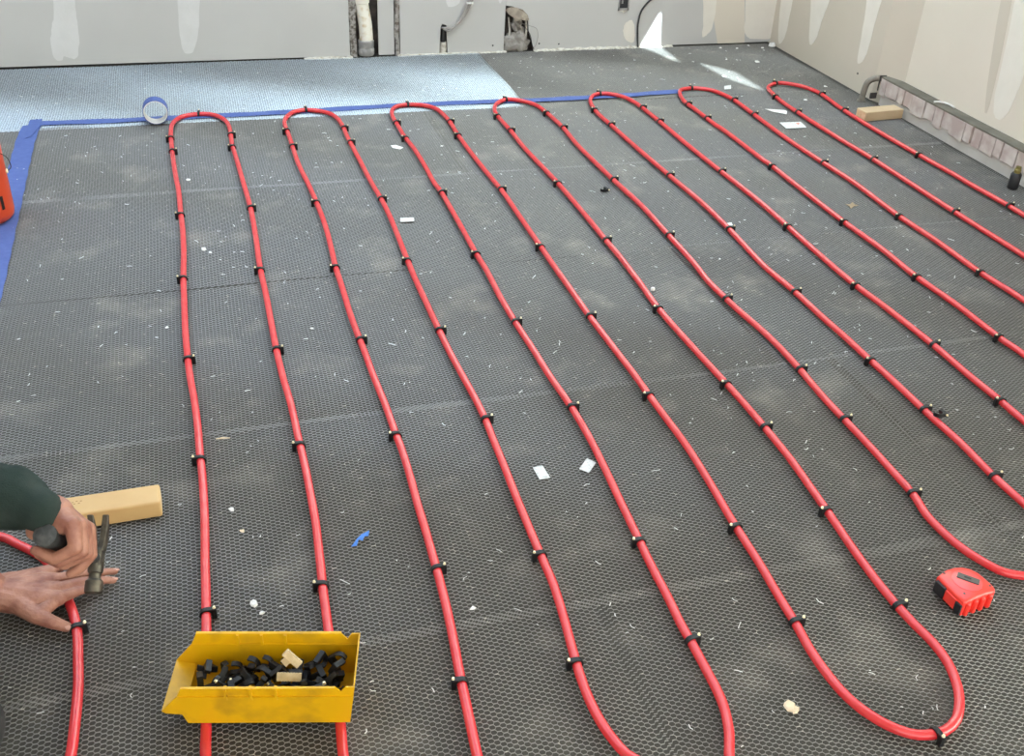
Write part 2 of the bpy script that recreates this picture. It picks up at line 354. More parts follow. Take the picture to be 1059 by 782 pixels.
for i, (x0, x1, y0, z, tl, m, lab) in enumerate(ROWS):
    me = lath_mesh('metal_lath_sheet', x1-x0, (.755, .730)[i] if i < 2 else .668, tl, 100+i, .05 if i == 0 else .10)
    o = link('metal_lath_sheet', me, m, None, (x0, y0, z), R_(random.uniform(-.25, .25)))
    tag(o, lab, 'lath sheet', 'metal lath sheets on the floor')

# ------------------------------------------------------------------ red tube
TUBE = [(-1.250,1.620),(-1.000,1.690),(-0.800,1.720),(-0.620,1.700),(-0.520,1.660),(-0.434,1.611),(-0.407,1.586),(-0.377,1.557),(-0.352,1.526),(-0.326,1.468),(-0.308,1.413),(-0.297,1.372),(-0.290,1.331),(-0.286,1.273),(-0.283,1.219),(-0.284,1.150),(-0.286,1.093),(-0.296,1.000),(-0.285,0.930),(-0.250,0.885),(-0.200,0.870),(-0.150,0.885),(-0.112,0.930),(-0.100,0.990),(-0.101,1.049),(-0.098,1.101),(-0.094,1.196),(-0.090,1.295),(-0.088,1.356),(-0.086,1.442),(-0.083,1.535),(-0.081,1.620),(-0.081,1.715),(-0.083,1.790),(-0.084,1.887),(-0.088,1.993),(-0.094,2.086),(-0.098,2.221),(-0.099,2.343),(-0.098,2.475),(-0.097,2.584),(-0.093,2.719),(-0.092,2.865),(-0.095,3.011),(-0.098,3.183),(-0.103,3.272),(-0.109,3.417),(-0.112,3.534),(-0.114,3.658),(-0.112,3.751),(-0.103,3.818),(-0.078,3.870),(-0.046,3.891),(-0.013,3.897),(0.022,3.891),(0.057,3.857),(0.080,3.796),(0.087,3.720),(0.086,3.626),(0.086,3.539),(0.092,3.410),(0.099,3.213),(0.106,3.025),(0.106,2.808),(0.102,2.609),(0.104,2.445),(0.104,2.301),(0.104,2.173),(0.107,2.043),(0.113,1.929),(0.115,1.797),(0.117,1.708),(0.117,1.604),(0.116,1.517),(0.111,1.419),(0.107,1.352),(0.105,1.302),(0.103,1.250),(0.099,1.148),(0.095,1.057),(0.091,1.001),(0.090,0.930),(0.100,0.870),(0.135,0.825),(0.185,0.810),(0.235,0.825),(0.268,0.870),(0.279,0.915),(0.280,0.952),(0.286,1.033),(0.290,1.087),(0.294,1.133),(0.300,1.198),(0.305,1.273),(0.308,1.346),(0.311,1.463),(0.312,1.538),(0.315,1.624),(0.316,1.708),(0.314,1.777),(0.312,1.886),(0.307,2.004),(0.305,2.091),(0.302,2.179),(0.299,2.299),(0.300,2.433),(0.300,2.572),(0.305,2.706),(0.308,2.859),(0.304,3.020),(0.297,3.170),(0.287,3.324),(0.284,3.488),(0.284,3.594),(0.282,3.675),(0.281,3.745),(0.292,3.807),(0.319,3.861),(0.347,3.881),(0.374,3.887),(0.408,3.874),(0.439,3.853),(0.463,3.818),(0.478,3.760),(0.483,3.685),(0.483,3.583),(0.485,3.498),(0.490,3.337),(0.495,3.144),(0.502,3.015),(0.505,2.872),(0.502,2.707),(0.499,2.587),(0.497,2.450),(0.498,2.325),(0.499,2.185),(0.501,2.072),(0.506,1.961),(0.511,1.858),(0.512,1.777),(0.509,1.691),(0.507,1.610),(0.503,1.503),(0.501,1.410),(0.500,1.353),(0.500,1.313),(0.499,1.261),(0.492,1.186),(0.481,1.097),(0.476,1.045),(0.475,0.996),(0.479,0.952),(0.488,0.914),(0.494,0.898),(0.525,0.863),(0.565,0.830),(0.605,0.822),(0.633,0.836),(0.643,0.860),(0.659,0.892),(0.672,0.932),(0.678,0.970),(0.680,1.027),(0.681,1.081),(0.681,1.124),(0.685,1.194),(0.687,1.264),(0.692,1.346),(0.698,1.446),(0.706,1.565),(0.711,1.681),(0.710,1.795),(0.703,1.919),(0.700,2.044),(0.695,2.174),(0.694,2.321),(0.698,2.469),(0.696,2.586),(0.698,2.787),(0.698,3.019),(0.693,3.110),(0.694,3.232),(0.692,3.402),(0.682,3.546),(0.680,3.690),(0.681,3.777),(0.694,3.842),(0.721,3.881),(0.763,3.893),(0.801,3.884),(0.837,3.864),(0.863,3.820),(0.873,3.755),(0.878,3.673),(0.875,3.546),(0.876,3.411),(0.880,3.260),(0.888,3.076),(0.892,2.985),(0.891,2.824),(0.890,2.594),(0.889,2.450),(0.890,2.326),(0.890,2.178),(0.894,2.036),(0.899,1.881),(0.899,1.801),(0.901,1.698),(0.903,1.610),(0.900,1.515),(0.895,1.435),(0.888,1.340),(0.884,1.233),(0.877,1.135),(0.874,1.077),(0.869,1.026),(0.868,0.977),(0.873,0.924),(0.885,0.885),(0.906,0.850),(0.931,0.827),(0.955,0.818),(0.986,0.817),(1.018,0.831),(1.044,0.858),(1.063,0.890),(1.078,0.934),(1.081,0.979),(1.075,1.026),(1.072,1.069),(1.071,1.118),(1.073,1.175),(1.077,1.236),(1.082,1.289),(1.087,1.347),(1.093,1.421),(1.099,1.513),(1.100,1.617),(1.099,1.709),(1.095,1.813),(1.086,2.005),(1.082,2.178),(1.089,2.333),(1.093,2.484),(1.092,2.603),(1.093,2.780),(1.090,3.028),(1.083,3.181),(1.075,3.359),(1.076,3.546),(1.072,3.704),(1.080,3.785),(1.102,3.844),(1.134,3.883),(1.170,3.900),(1.219,3.871),(1.254,3.819),(1.268,3.743),(1.279,3.557),(1.272,3.366),(1.276,3.198),(1.283,3.015),(1.294,2.811),(1.291,2.599),(1.287,2.403),(1.279,2.289),(1.282,2.194),(1.287,2.110),(1.298,2.000),(1.301,1.907),(1.298,1.804),(1.292,1.703),(1.291,1.606),(1.291,1.516),(1.289,1.429),(1.286,1.340),(1.274,1.276),(1.275,1.215),(1.284,1.166),(1.303,1.120),(1.319,1.098),(1.346,1.083),(1.400,1.065),(1.450,1.085),(1.482,1.130),(1.492,1.190),(1.491,1.265),(1.489,1.351),(1.495,1.470),(1.493,1.556),(1.493,1.616),(1.494,1.744),(1.492,1.830),(1.492,1.937),(1.489,2.028),(1.487,2.193),(1.479,2.353),(1.493,2.604),(1.496,2.806),(1.487,2.989),(1.484,3.070),(1.478,3.216),(1.473,3.373),(1.469,3.548),(1.466,3.650),(1.471,3.743),(1.488,3.829),(1.513,3.882),(1.543,3.912),(1.578,3.918),(1.617,3.896),(1.646,3.854),(1.661,3.795),(1.667,3.730),(1.671,3.557),(1.671,3.424),(1.672,3.288),(1.677,3.085),(1.683,2.929),(1.687,2.748),(1.683,2.587),(1.678,2.421),(1.676,2.195),(1.687,2.049),(1.694,1.851),(1.692,1.708),(1.694,1.603),(1.693,1.517),(1.695,1.200),(1.705,1.130),(1.740,1.085),(1.790,1.070),(1.840,1.085),(1.880,1.130),(1.893,1.200),(1.895,1.500),(1.894,1.766),(1.888,1.848),(1.889,2.029),(1.880,2.203),(1.885,2.378),(1.878,2.588),(1.879,2.869),(1.882,3.064),(1.879,3.116),(1.879,3.213),(1.878,3.415),(1.872,3.496),(1.872,3.576),(1.872,3.671),(1.871,3.773),(1.894,3.870),(1.921,3.918),(1.974,3.932),(2.020,3.917),(2.056,3.882),(2.084,3.769),(2.082,3.591),(2.079,3.494),(2.075,3.293),(2.082,3.065),(2.090,2.906),(2.090,2.815),(2.081,2.591),(2.087,2.398),(2.083,2.193),(2.094,2.016),(2.095,1.700),(2.095,1.200),(2.105,1.130),(2.140,1.085),(2.190,1.070),(2.240,1.085),(2.280,1.130),(2.293,1.200),(2.290,1.800),(2.290,2.260),(2.287,2.428),(2.285,2.593),(2.285,2.826),(2.285,3.073),(2.278,3.238),(2.274,3.417),(2.274,3.586),(2.275,3.682),(2.285,3.782),(2.305,3.880),(2.337,3.923),(2.388,3.949),(2.430,3.932),(2.466,3.896),(2.488,3.848),(2.498,3.776),(2.482,3.593),(2.476,3.424),(2.478,3.250),(2.483,3.071),(2.493,2.859),(2.493,2.792),(2.501,2.601),(2.501,2.522),(2.500,1.800),(2.500,1.100),(2.500,0.400)]
TR = .0082; TZ = .0066 + TR
path = catmull([(x, y, TZ) for x, y in TUBE], .012)
o = link('heating_tube', MB().sweep(path, TR, 12).mesh('heating_tube', smooth=True), 'red')
tag(o, 'long red plastic heating tube snaking over the floor in parallel loops', 'tube')

# ------------------------------------------------------------------ clips
def clip_profile(rin=.0086, rout=.0113, zc=TZ):
    p = [(.0170, .0045), (.0170, zc+.0108), (0, zc+rout)]
    for a in range(100, 206, 15): p.append((rout*math.cos(R_(a)), zc+rout*math.sin(R_(a))))
    for a in range(202, -1, -18): p.append((rin*math.cos(R_(a)), zc+rin*math.sin(R_(a))))
    p += [(rin, zc-.006), (.0092, .0045)]
    return p
CLIP = MB().prism(clip_profile(), lambda a, b, d: (a, d, b), -.0045, .0045).mesh('tube_clip', bevel=.0006, bseg=1); CLIP.materials.append(MT['black'])
NAIL = MB().lathe([(.0021, .004), (.0021, .0), (.0028, 0.0), (.0028, .0012), (.0015, .0022)], 10, (.0138, 0, TZ+.0100)).mesh('nail'); NAIL.materials.append(MT['brass'])
pa = np.array([(p.x, p.y) for p in path])
ORD = ['first', 'second', 'third', 'fourth', 'fifth', 'sixth', 'seventh', 'eighth', 'ninth', 'tenth']
LOOP = ['leftmost red loop', 'second red loop from left', 'third red loop from left', 'fourth red loop from left', 'fifth red loop from left', 'sixth red loop from left', 'rightmost red loop']
def put_clip(xy, side, label):
    i = int(np.argmin(((pa-np.array(xy))**2).sum(1))); i = min(max(i, 2), len(pa)-3)
    t = pa[i+2]-pa[i-2]; t /= np.linalg.norm(t)
    rgt = np.array([t[1], -t[0]])                     # right of travel
    if (rgt[0] if abs(rgt[0]) > .5 else rgt[1])*side < 0: rgt = -rgt
    o = link('tube_clip', CLIP, None, None, (pa[i][0], pa[i][1], 0), math.atan2(rgt[1], rgt[0]) + random.uniform(-.12, .12))
    tag(o, label, 'clip', 'black clips holding the red tube')
    link('nail', NAIL, None, o)
# loop number -> far bend clip, then left leg and right leg clips from the far end (position in metres, lug side)
CL = {
 0: ([(-0.0129,3.8917)], [(-0.1144,3.6491),(-0.1115,3.5162),(-0.0945,2.9885),(-0.0963,2.5715),(-0.0957,2.156),(-0.0828,1.761),(-0.0869,1.335)], (-1,1,-1,-1,1,-1,1), [(0.0868,3.6568),(0.0856,3.526),(0.1059,3.0026),(0.1006,2.5786),(0.1044,2.1579),(0.1126,1.7673),(0.1064,1.3475)], (1,-1,1,-1,1,-1,-1)),
 1: ([(0.3722,3.8789)], [(0.2802,3.6567),(0.2847,3.508),(0.3025,3.0045),(0.2995,2.5633),(0.3018,2.167),(0.3114,1.7683),(0.3084,1.3465),(0.2871,1.0917)], (-1,1,-1,-1,1,-1,1,-1), [(0.4838,3.6663),(0.4834,3.5147),(0.5022,3.0069),(0.4957,2.5675),(0.4985,2.1739),(0.512,1.7712),(0.495,1.3387),(0.477,1.0839)], (1,1,1,-1,1,1,-1,-1)),
 2: ([(0.7627,3.8908)], [(0.6804,3.6891),(0.6783,3.5232),(0.6993,3.0231),(0.69,2.5673),(0.6927,2.1683),(0.7037,1.7783),(0.6877,1.3338),(0.6772,1.08)], (1,-1,1,-1,1,1,-1,1), [(0.8786,3.6805),(0.8702,3.5232),(0.8932,3.0173),(0.8853,2.5813),(0.8867,2.1639),(0.892,1.7887),(0.8826,1.3304),(0.8723,1.0708)], (1,-1,1,-1,1,-1,-1,1)),
 3: ([(1.1632,3.8929)], [(1.0704,3.707),(1.0747,3.543),(1.0868,3.0248),(1.0895,2.589),(1.0747,2.1674),(1.0939,1.8029),(1.0989,1.615),(1.0805,1.3374),(1.0733,1.0668)], (-1,1,-1,1,-1,-1,1,-1,1), [(1.2649,3.712),(1.2728,3.5441),(1.2792,3.0253),(1.2847,2.5863),(1.2698,2.1765),(1.3,1.8194),(1.2873,1.5997),(1.2806,1.3343)], (-1,1,1,1,1,1,1,1)),
 4: ([(1.5681,3.8975)], [(1.4613,3.7176),(1.469,3.5463),(1.474,3.0264),(1.4894,2.5901),(1.4814,2.1844),(1.4857,1.8205),(1.4861,1.6067),(1.4871,1.345)], (-1,1,1,1,1,-1,1,1), [(1.666,3.723),(1.6709,3.5542),(1.6699,3.0329),(1.6734,2.5702),(1.6701,2.1873),(1.6872,1.8437),(1.6858,1.5953)], (1,1,1,-1,-1,1,-1)),
 5: ([(1.9692,3.9192)], [(1.8646,3.7303),(1.863,3.559),(1.8731,3.0485),(1.8695,2.5777),(1.8699,2.1895),(1.8827,1.8419)], (1,1,-1,-1,-1,-1), [(2.0754,3.7556),(2.0756,3.5733),(2.0728,3.0524),(2.0674,2.5751),(2.0696,2.184)], (1,1,1,-1,-1)),
 6: ([(2.3818,3.9368)], [(2.278,3.7648),(2.264,3.5747),(2.2704,3.0529),(2.2748,2.5796)], (-1,1,1,1), [(2.4947,3.773),(2.4638,3.5691),(2.473,3.0585),(2.4889,2.5883)], (1,1,-1,1)),
}
for L, (top, la, sa, lb, sb) in CL.items():
    put_clip(top[0], 1, 'small black clip on top of the far bend of the %s' % LOOP[L])
    for k, (q, s_) in enumerate(zip(la, sa)): put_clip(q, s_, 'black clip, %s from the far end on left leg of %s' % (ORD[k], LOOP[L]))
    for k, (q, s_) in enumerate(zip(lb, sb)): put_clip(q, s_, 'black clip, %s from the far end on right leg of %s' % (ORD[k], LOOP[L]))
put_clip((0.9662,0.8114), -1, 'black clip on the near tube bend at lower right')
put_clip((-0.2871,1.3411), 1, 'black clip by the thumb of the flat hand')

# loose clips
LCLIP = CLIP.copy(); LCLIP.transform(Matrix.Translation((-.003, 0, -TZ-.001))); LNAIL = NAIL.copy(); LNAIL.transform(Matrix.Translation((-.003, 0, -TZ-.001)))
def loose_clip(loc, eul, label, group=None, nail=True):
    o = link('loose_clip', LCLIP, None, None, loc); o.rotation_euler = eul
    tag(o, label, 'clip', group)
    if nail: link('nail', LNAIL, None, o)
    return o
loose_clip((1.2258,2.9623,0.012), (1.57, 0, .4), 'loose black clip lying between the fourth loop legs near mid floor')
loose_clip((1.5029,1.562,0.029), (1.45, 0, .05), 'loose black clip resting across red tube, right side of floor')

# ------------------------------------------------------------------ blue tape
def ribbon(name, pts, half, label, m='blue', z=.0074):
    P = catmull([(x, y, 0) for x, y in pts], .03); v = []; n = len(P)
    for i, p in enumerate(P):
        t = (P[min(i+1, n-1)]-P[max(i-1, 0)]).normalized(); nn = Vector((-t.y, t.x, 0))
        for s_ in (-1, -.33, .33, 1):
            q = p + nn*half*s_*(1+.04*math.sin(i*1.7+s_)); v.append((q.x, q.y, z+.0008*math.sin(i*.9+s_*2)+.0005*random.random()))
    nv = len(v); v += [(a, b_, c-.0004) for a, b_, c in v]
    f = [(i*4+k, i*4+k+1, (i+1)*4+k+1, (i+1)*4+k) for i in range(n-1) for k in range(3)]
    f += [tuple(nv+j for j in q[::-1]) for q in f]
    return link(name, MB().add(v, f).mesh(name, smooth=True), m)
o = ribbon('masking_tape_strip', [(-0.5918,3.9038),(-0.3008,3.8905),(-0.033,3.8928),(0.3161,3.8957),(0.6845,3.9101),(1.0688,3.9077),(1.3058,3.898),(1.64,3.9066),(1.9231,3.925)], .0235, '')
tag(o, 'long blue masking tape strip running beneath the far bends toward the right', 'tape strip')
o = ribbon('masking_tape_strip', [(-0.5803,3.8837),(-0.5867,3.7456),(-0.5847,3.4998),(-0.5794,3.2185),(-0.5753,2.9529),(-0.5705,2.6702),(-0.5683,2.3909)], .031, '', z=.0076)
tag(o, 'wide blue masking tape strip down the left photo edge beside red canister', 'tape strip')
fold = MB().prism([(-0.5909,3.9341),(-0.5497,3.9383),(-0.5526,3.8561),(-0.5725,3.7599),(-0.5894,3.7432),(-0.5931,3.8522)], lambda a, b, d: (a, b, d), .0098, .0104)
o2 = link('folded_corner', fold.mesh('folded_corner'), 'blue', o)

# tape roll standing on edge
rl = thing('masking_tape_roll', 'nearly empty blue masking tape roll standing on edge at far left', 'tape roll', (-0.1601,3.8524,0.0065), R_(1))
def ring(ro, ri, hw, seg=40):
    v = []; 
    for k in range(seg):
        q = 2*math.pi*k/seg; c, s_ = math.cos(q), math.sin(q)
        v += [(ro*c, -hw, ro+ro*s_), (ro*c, hw, ro+ro*s_), (ri*c, hw, ro+ri*s_), (ri*c, -hw, ro+ri*s_)]
    f = [(k*4+j, k*4+(j+1) % 4, ((k+1) % seg)*4+(j+1) % 4, ((k+1) % seg)*4+j) for k in range(seg) for j in range(4)]
    return MB().add(v, f)
RO = .0435
link('tape_wrap', ring(RO, RO-.0022, .024).mesh('tape_wrap', smooth=True, angle=.6), 'blue', rl)
mc = ring(RO-.0022, RO-.0046, .0245); 
for i, p in enumerate(mc.v): mc.v[i] = (p[0], p[1], p[2]+.0022)
link('card_core', mc.mesh('card_core', smooth=True, angle=.6), 'core', rl)

# ------------------------------------------------------------------ red canister at the left edge
cb = (-0.6353,3.0801,0.008)
cn = thing('canister', 'tall red canister cut off by the left photo edge, standing on blue tape', 'canister', cb)
link('cylinder_body', MB().lathe([(.055, 0), (.070, .003), (.079, .012), (.082, .026), (.082, .285), (.078, .31), (.064, .335), (.040, .352), (.026, .358), (.026, .38)], 40).mesh('cylinder_body', smooth=True, angle=.7), 'orange', cn)
link('valve_cap', MB().lathe([(.03, .38), (.03, .40), (.022, .415), (.012, .42)], 24).mesh('valve_cap', smooth=True, angle=.7), 'boxblack', cn)
def on_cyl(a, z, rr=.0825): return (rr*math.cos(a), rr*math.sin(a), z)
def cyl_patch(a0, a1, z0, z1, rr=.0826):
    v = []; n = 6
    for k in range(n+1):
        a = a0+(a1-a0)*k/n; v += [on_cyl(a, z0, rr), on_cyl(a, z1, rr), on_cyl(a, z1, rr+.0004), on_cyl(a, z0, rr+.0004)]
    f = [(k*4+j, k*4+(j+1) % 4, (k+1)*4+(j+1) % 4, (k+1)*4+j) for k in range(n) for j in range(4)]
    return MB().add(v, f)
link('black_mark', cyl_patch(-.75, -.63, .045, .085).mesh('black_mark'), 'ink', cn)
for k in range(4): link('black_mark', cyl_patch(-.86+.02*(k % 2), -.80+.03*(k % 2), .10+.014*k, .106+.014*k).mesh('black_mark'), 'ink', cn)
wire = catmull([(.05, -.055, .20), (.075, -.05, .212), (.098, -.040, .195), (.104, -.036, .165), (.094, -.04, .155)], .004)
link('wire_loop', MB().sweep(wire, .0013, 6).mesh('wire_loop', smooth=True), 'blackcable', cn)
link('wire_tip', MB().capsule((.092, -.042, .158), .0035, (.092, -.044, .152), .0035, 10).mesh('wire_tip', smooth=True), 'brass', cn)

# ------------------------------------------------------------------ wood blocks
def beam(name, label, base, ang, L, wd, ht, m, endm, group=None):
    t = thing(name, label, 'wood block', base, ang, group)
    link('timber', MB().box(0, L, 0, wd, 0, ht).mesh('timber', bevel=.004, bseg=3), m, t)
    for x in (-.0004, L): link('end_grain', MB().box(x, x+.0004, .004, wd-.004, .004, ht-.004).mesh('end_grain'), endm, t)
    return t
A = Vector((-.1568, 1.6225, .0068)); ang = math.atan2(1.664-1.661+.002, .164)
t = beam('wood_block', 'yellowish pine offcut lying behind the hammer hand', (A.x-.215, A.y-.015, .0068), R_(1.5), .215, .056, .036, 'wood', 'woodend')
for k, (x, y_) in enumerate(((.060, .036), (.067, .038), (.0745, .037), (.063, .031), (.071, .031))):
    link('stamp_mark', MB().box(x, x+.0035, y_, y_+.0022, .036, .0362).mesh('stamp_mark'), 'stamp', t)
t = beam('wood_block', 'pale pine offcut by the pipe stub against the tiled ledge', (2.500, 3.448, .0068), R_(4), .180, .062, .038, 'woodpale', 'woodend')

# ------------------------------------------------------------------ yellow bin
bin_o = (-.134, 1.107, .0235); ba = math.atan2(-.236, .972)
bn = thing('parts_bin', 'yellow plastic parts bin full of black clips, resting on two red tubes', 'bin', bin_o, ba)
BL, BWd, BH = .250, .094, .082; wt = .0022
def side_poly(): return [(.012, 0), (BL, 0), (BL+.010, BH), (BL-.003, BH), (BL-.010, BH-.011), (BL-.019, BH), (.012, BH), (.004, BH-.020), (-.023, .028), (-.017, .023), (.006, .020)]
def side(y0, name, lean):
    fn = lambda a, b, d: (a, y0+d+lean*b, b)
    return link(name, MB().prism(side_poly(), fn, -wt/2, wt/2).mesh(name), 'yellow', bn)
SWL = {-1: side(0, 'side_wall', -.06), 1: side(BWd, 'side_wall', .06)}
link('bin_floor', MB().box(.012, BL, 0, BWd, 0, wt).mesh('bin_floor'), 'yellow', bn)
ry = lambda z: (-.06*z, BWd+.06*z)
def plate(p, q, name, th=wt):
    """plate across the width from (x,z) p to q"""
    (x0, z0), (x1, z1) = p, q; a0, a1 = ry(z0); b0, b1 = ry(z1)
    v = [(x0, a0, z0), (x0, a1, z0), (x1, b1, z1), (x1, b0, z1)]; v += [(x+th, y_, z) for x, y_, z in v]
    return link(name, MB().add(v, [(0,1,2,3), (7,6,5,4), (0,4,5,1), (1,5,6,2), (2,6,7,3), (3,7,4,0)]).mesh(name), 'yellow', bn)
plate((BL-wt, 0), (BL+.010-wt, BH), 'back_wall'); hf = plate((.012, 0), (.005, .021), 'hopper_front'); plate((.005, .021), (-.023, .028), 'hopper_lip').parent = hf
for s_ in (-1, 1):
    def rimfn(a, b, d, s_=s_):
        y_ = (-.06*b - d) if s_ < 0 else (BWd+.06*b + d); return (a, y_, b)
    link('rim', MB().prism([(.006, BH-.0225), (BL+.004, BH-.0225), (BL+.006, BH-.019), (.004, BH-.019)], rimfn, 0, .0035).mesh('rim'), 'yellow', SWL[s_])
    link('rim', MB().prism([(.011, BH-.002), (BL-.019, BH-.002), (BL-.019, BH+.0006), (.012, BH+.0006)], rimfn, 0, .0035).mesh('rim'), 'yellow', SWL[s_])
    for x in (.072, .108, .144):
        link('rib', MB().prism([(x, BH-.025), (x+.004, BH-.025), (x+.004, BH), (x, BH)], rimfn, 0, .0046).mesh('rib'), 'yellow', SWL[s_])
        link('rib', MB().prism([(x, BH-.020), (x+.004, BH-.020), (x+.004, BH-.001), (x, BH-.001)], rimfn, -.0036, 0).mesh('rib'), 'yellow', SWL[s_])
    link('ledge_line', MB().prism([(.006, BH-.0215), (BL+.006, BH-.0215), (BL+.006, BH-.019), (.006, BH-.019)], rimfn, -.0034, 0).mesh('ledge_line'), 'yellow', SWL[s_])
Mb = Matrix.Translation(Vector(bin_o)) @ Matrix.Rotation(ba, 4, 'Z')
cells = [(i, j) for i in range(10) for j in range(4)]
for n, (i, j) in enumerate(cells):
    for lay in range(1):
        p = Mb @ Vector((.030+i*.0220+random.uniform(-.004, .004), .020+j*.0180+random.uniform(-.002, .002), .036+.007*math.sin(i*1.3+j)+random.uniform(-.003, .007)+(.006 if i > 6 else 0)))
        loose_clip(p, (random.uniform(0, 6.28), random.uniform(0, 6.28), random.uniform(0, 6.28)), 'loose black clip in the heap inside the yellow bin', 'loose black clips in the yellow bin', nail=(n % 4 == 0))
for n in range(22):
    p = Mb @ Vector((random.uniform(.032, .230), random.uniform(.018, .076), random.uniform(.016, .024)))
    loose_clip(p, (random.uniform(0, 6.28), random.uniform(0, 6.28), random.uniform(0, 6.28)), 'loose black clip in the heap inside the yellow bin', 'loose black clips in the yellow bin', nail=False)
def ribbed_stick(L, n):
    m = MB()
    for k in range(n): m.box(k*L/n+.0004, (k+1)*L/n-.0004, -.006, .006, -.0035, .0035)
    return m.box(0, L, -.0052, .0052, -.003, .003)
def stick(loc, eul, L, label):
    o = link('clip_strip', ribbed_stick(L, 8).mesh('clip_strip'), 'tan', None, Mb @ Vector(loc)); o.rotation_euler = eul; tag(o, label, 'clip strip')
stick((.142, .030, .064), (.9, .06, ba+.02), .036, 'flat tan ribbed strip on top of clips in yellow bin')
stick((.152, .056, .088), (.9, .70, ba-.35), .030, 'tilted tan ribbed strip leaning above the flat one in yellow bin')
stick((.150, .050, .070), (.9, -.75, ba+.30), .020, 'short tan strip propping the tilted one in yellow bin')

# ------------------------------------------------------------------ tape measure
tm = thing('tape_measure', 'red tape measure lying on its side near lower right tube bend', 'tape measure', (1.2234,1.0748,0.006))
o0 = Vector((1.2234,1.0748,0.006))
top = [Vector((x, y_, 0))-Vector((o0.x, o0.y, 0)) for x, y_ in [(1.1646,1.0973),(1.1894,1.108),(1.2082,1.11),(1.223,1.1078),(1.2354,1.0997),(1.2428,1.0876),(1.2461,1.0703),(1.2476,1.0536),(1.2463,1.044),(1.2406,1.038),(1.223,1.0373),(1.1998,1.0331),(1.1721,1.0278),(1.1695,1.0296),(1.1673,1.0482),(1.1658,1.0682)]]
H = .037
def inset(pts, d):
    c = sum(pts, Vector())/len(pts); return [p + (c-p).normalized()*d for p in pts]
tp2 = [(p.x, p.y) for p in top]
body = MB(); lay = [(inset(top, .005), 0), (top, .004), (top, H-.005), (inset(top, .0015), H-.002), (inset(top, .005), H)]
n = len(top); v = [(p.x, p.y, z) for L_, z in lay for p in L_]
f = [(i*n+k, i*n+(k+1) % n, (i+1)*n+(k+1) % n, (i+1)*n+k) for i in range(len(lay)-1) for k in range(n)] + [tuple(range(n))[::-1], tuple(range((len(lay)-1)*n, len(lay)*n))]
link('case', MB().add(v, f).mesh('case', smooth=True, angle=.7), 'tapered', tm)
cc = sum(top, Vector())/n
link('side_disc', MB().lathe([(.026, 0), (.026, .0008), (.0245, .0014)], 40, (cc.x-.001, cc.y+.006, H)).mesh('side_disc', smooth=True, angle=.6), 'tapepink', tm)
ca = math.atan2(-.72, .70)
def obox(cx_, cy_, L, Wd, z0, z1, a, bev=.001):
    m = MB().box(-L/2, L/2, -Wd/2, Wd/2, z0, z1).mesh('x', bevel=bev); 
    m.transform(Matrix.Translation((cx_, cy_, 0)) @ Matrix.Rotation(a, 4, 'Z')); return m
kc = Vector((1.2116,1.0749,0.045))-o0
kb = link('belt_clip', obox(kc.x, kc.y, .038, .0150, H+.0012, H+.0034, ca), 'gunmetal', tm)
link('belt_clip_slot', obox(kc.x-.001, kc.y+.001, .012, .0042, H+.0034, H+.0038, ca, .0003), 'ink', kb)
for q in ((1.1789,1.099,0.044), (1.1824,1.0458,0.044), (1.24,1.0517,0.044)):
    link('screw', MB().lathe([(.0022, 0), (.0022, .0005), (.001, .0006)], 12, (q[0]-o0.x, q[1]-o0.y, H)).mesh('screw'), 'gunmetal', tm)
# lock button and mouth on the front side (between first and last outline points)
p0, p1 = top[0], top[-4]; ed = (p1-p0); el = ed.length; ed.normalize(); nn = Vector((ed.y, -ed.x, 0))
if nn.dot(p0-cc) < 0: nn = -nn
def facebox(s0, s1, z0, z1, d, name, m):
    v = [p0+ed*el*s+nn*dd+Vector((0, 0, z)) for s in (s0, s1) for dd in (-.003, d) for z in (z0, z1)]
    link(name, MB().add(v, [(0,1,3,2),(4,6,7,5),(0,4,5,1),(2,3,7,6),(0,2,6,4),(1,5,7,3)]).mesh(name, bevel=.0012), m, tm)
facebox(.06, .40, .006, .030, .0065, 'lock_button', 'boxblack'); facebox(.78, .98, .004, .026, .0055, 'blade_mouth', 'boxblack'); facebox(.40, .78, .008, .028, .0045, 'front_cover', 'tapered')
for k in range(4):
    a_, b__ = top[-5+0], top[9]; s = (k+.5)/4; q = top[12]*(1-s)+top[9]*s
    link('grip_ridge', MB().capsule((q.x, q.y, .006), .005, (q.x, q.y, .028), .005, 10).mesh('grip_ridge', smooth=True), 'tapered', tm)

# ------------------------------------------------------------------ far wall fittings
pp = thing('drain_pipe', 'flaking white pipe rising in the open slot of the far wall', 'pipe', (.722, 4.630, 0))
zz = [(.00, .03), (.004, .08), (.002, .13), (-.004, .17), (-.012, .22), (-.014, .28), (-.014, .6), (-.014, 1.18)]
link('pipe', MB().sweep(catmull([(x, .0, z) for x, z in zz], .03), .030, 20).mesh('pipe', smooth=True), 'oldpipe', pp)
link('collar', MB().lathe([(.033, .004), (.036, .010), (.036, .030), (.033, .036), (.035, .042), (.035, .066), (.032, .070)], 24, (.002, 0, 0)).mesh('collar', smooth=True, angle=.6), 'greypipe', pp)
link('coupling', MB().lathe([(.031, .225), (.034, .228), (.034, .25), (.031, .253)], 24, (-.012, 0, 0)).mesh('coupling', smooth=True, angle=.6), 'oldpipe', pp)
cbn = thing('cable_bundle', 'bundle of thin grey cables coming out of a slot in the far wall', 'cables', (1.07, 4.61, 0))
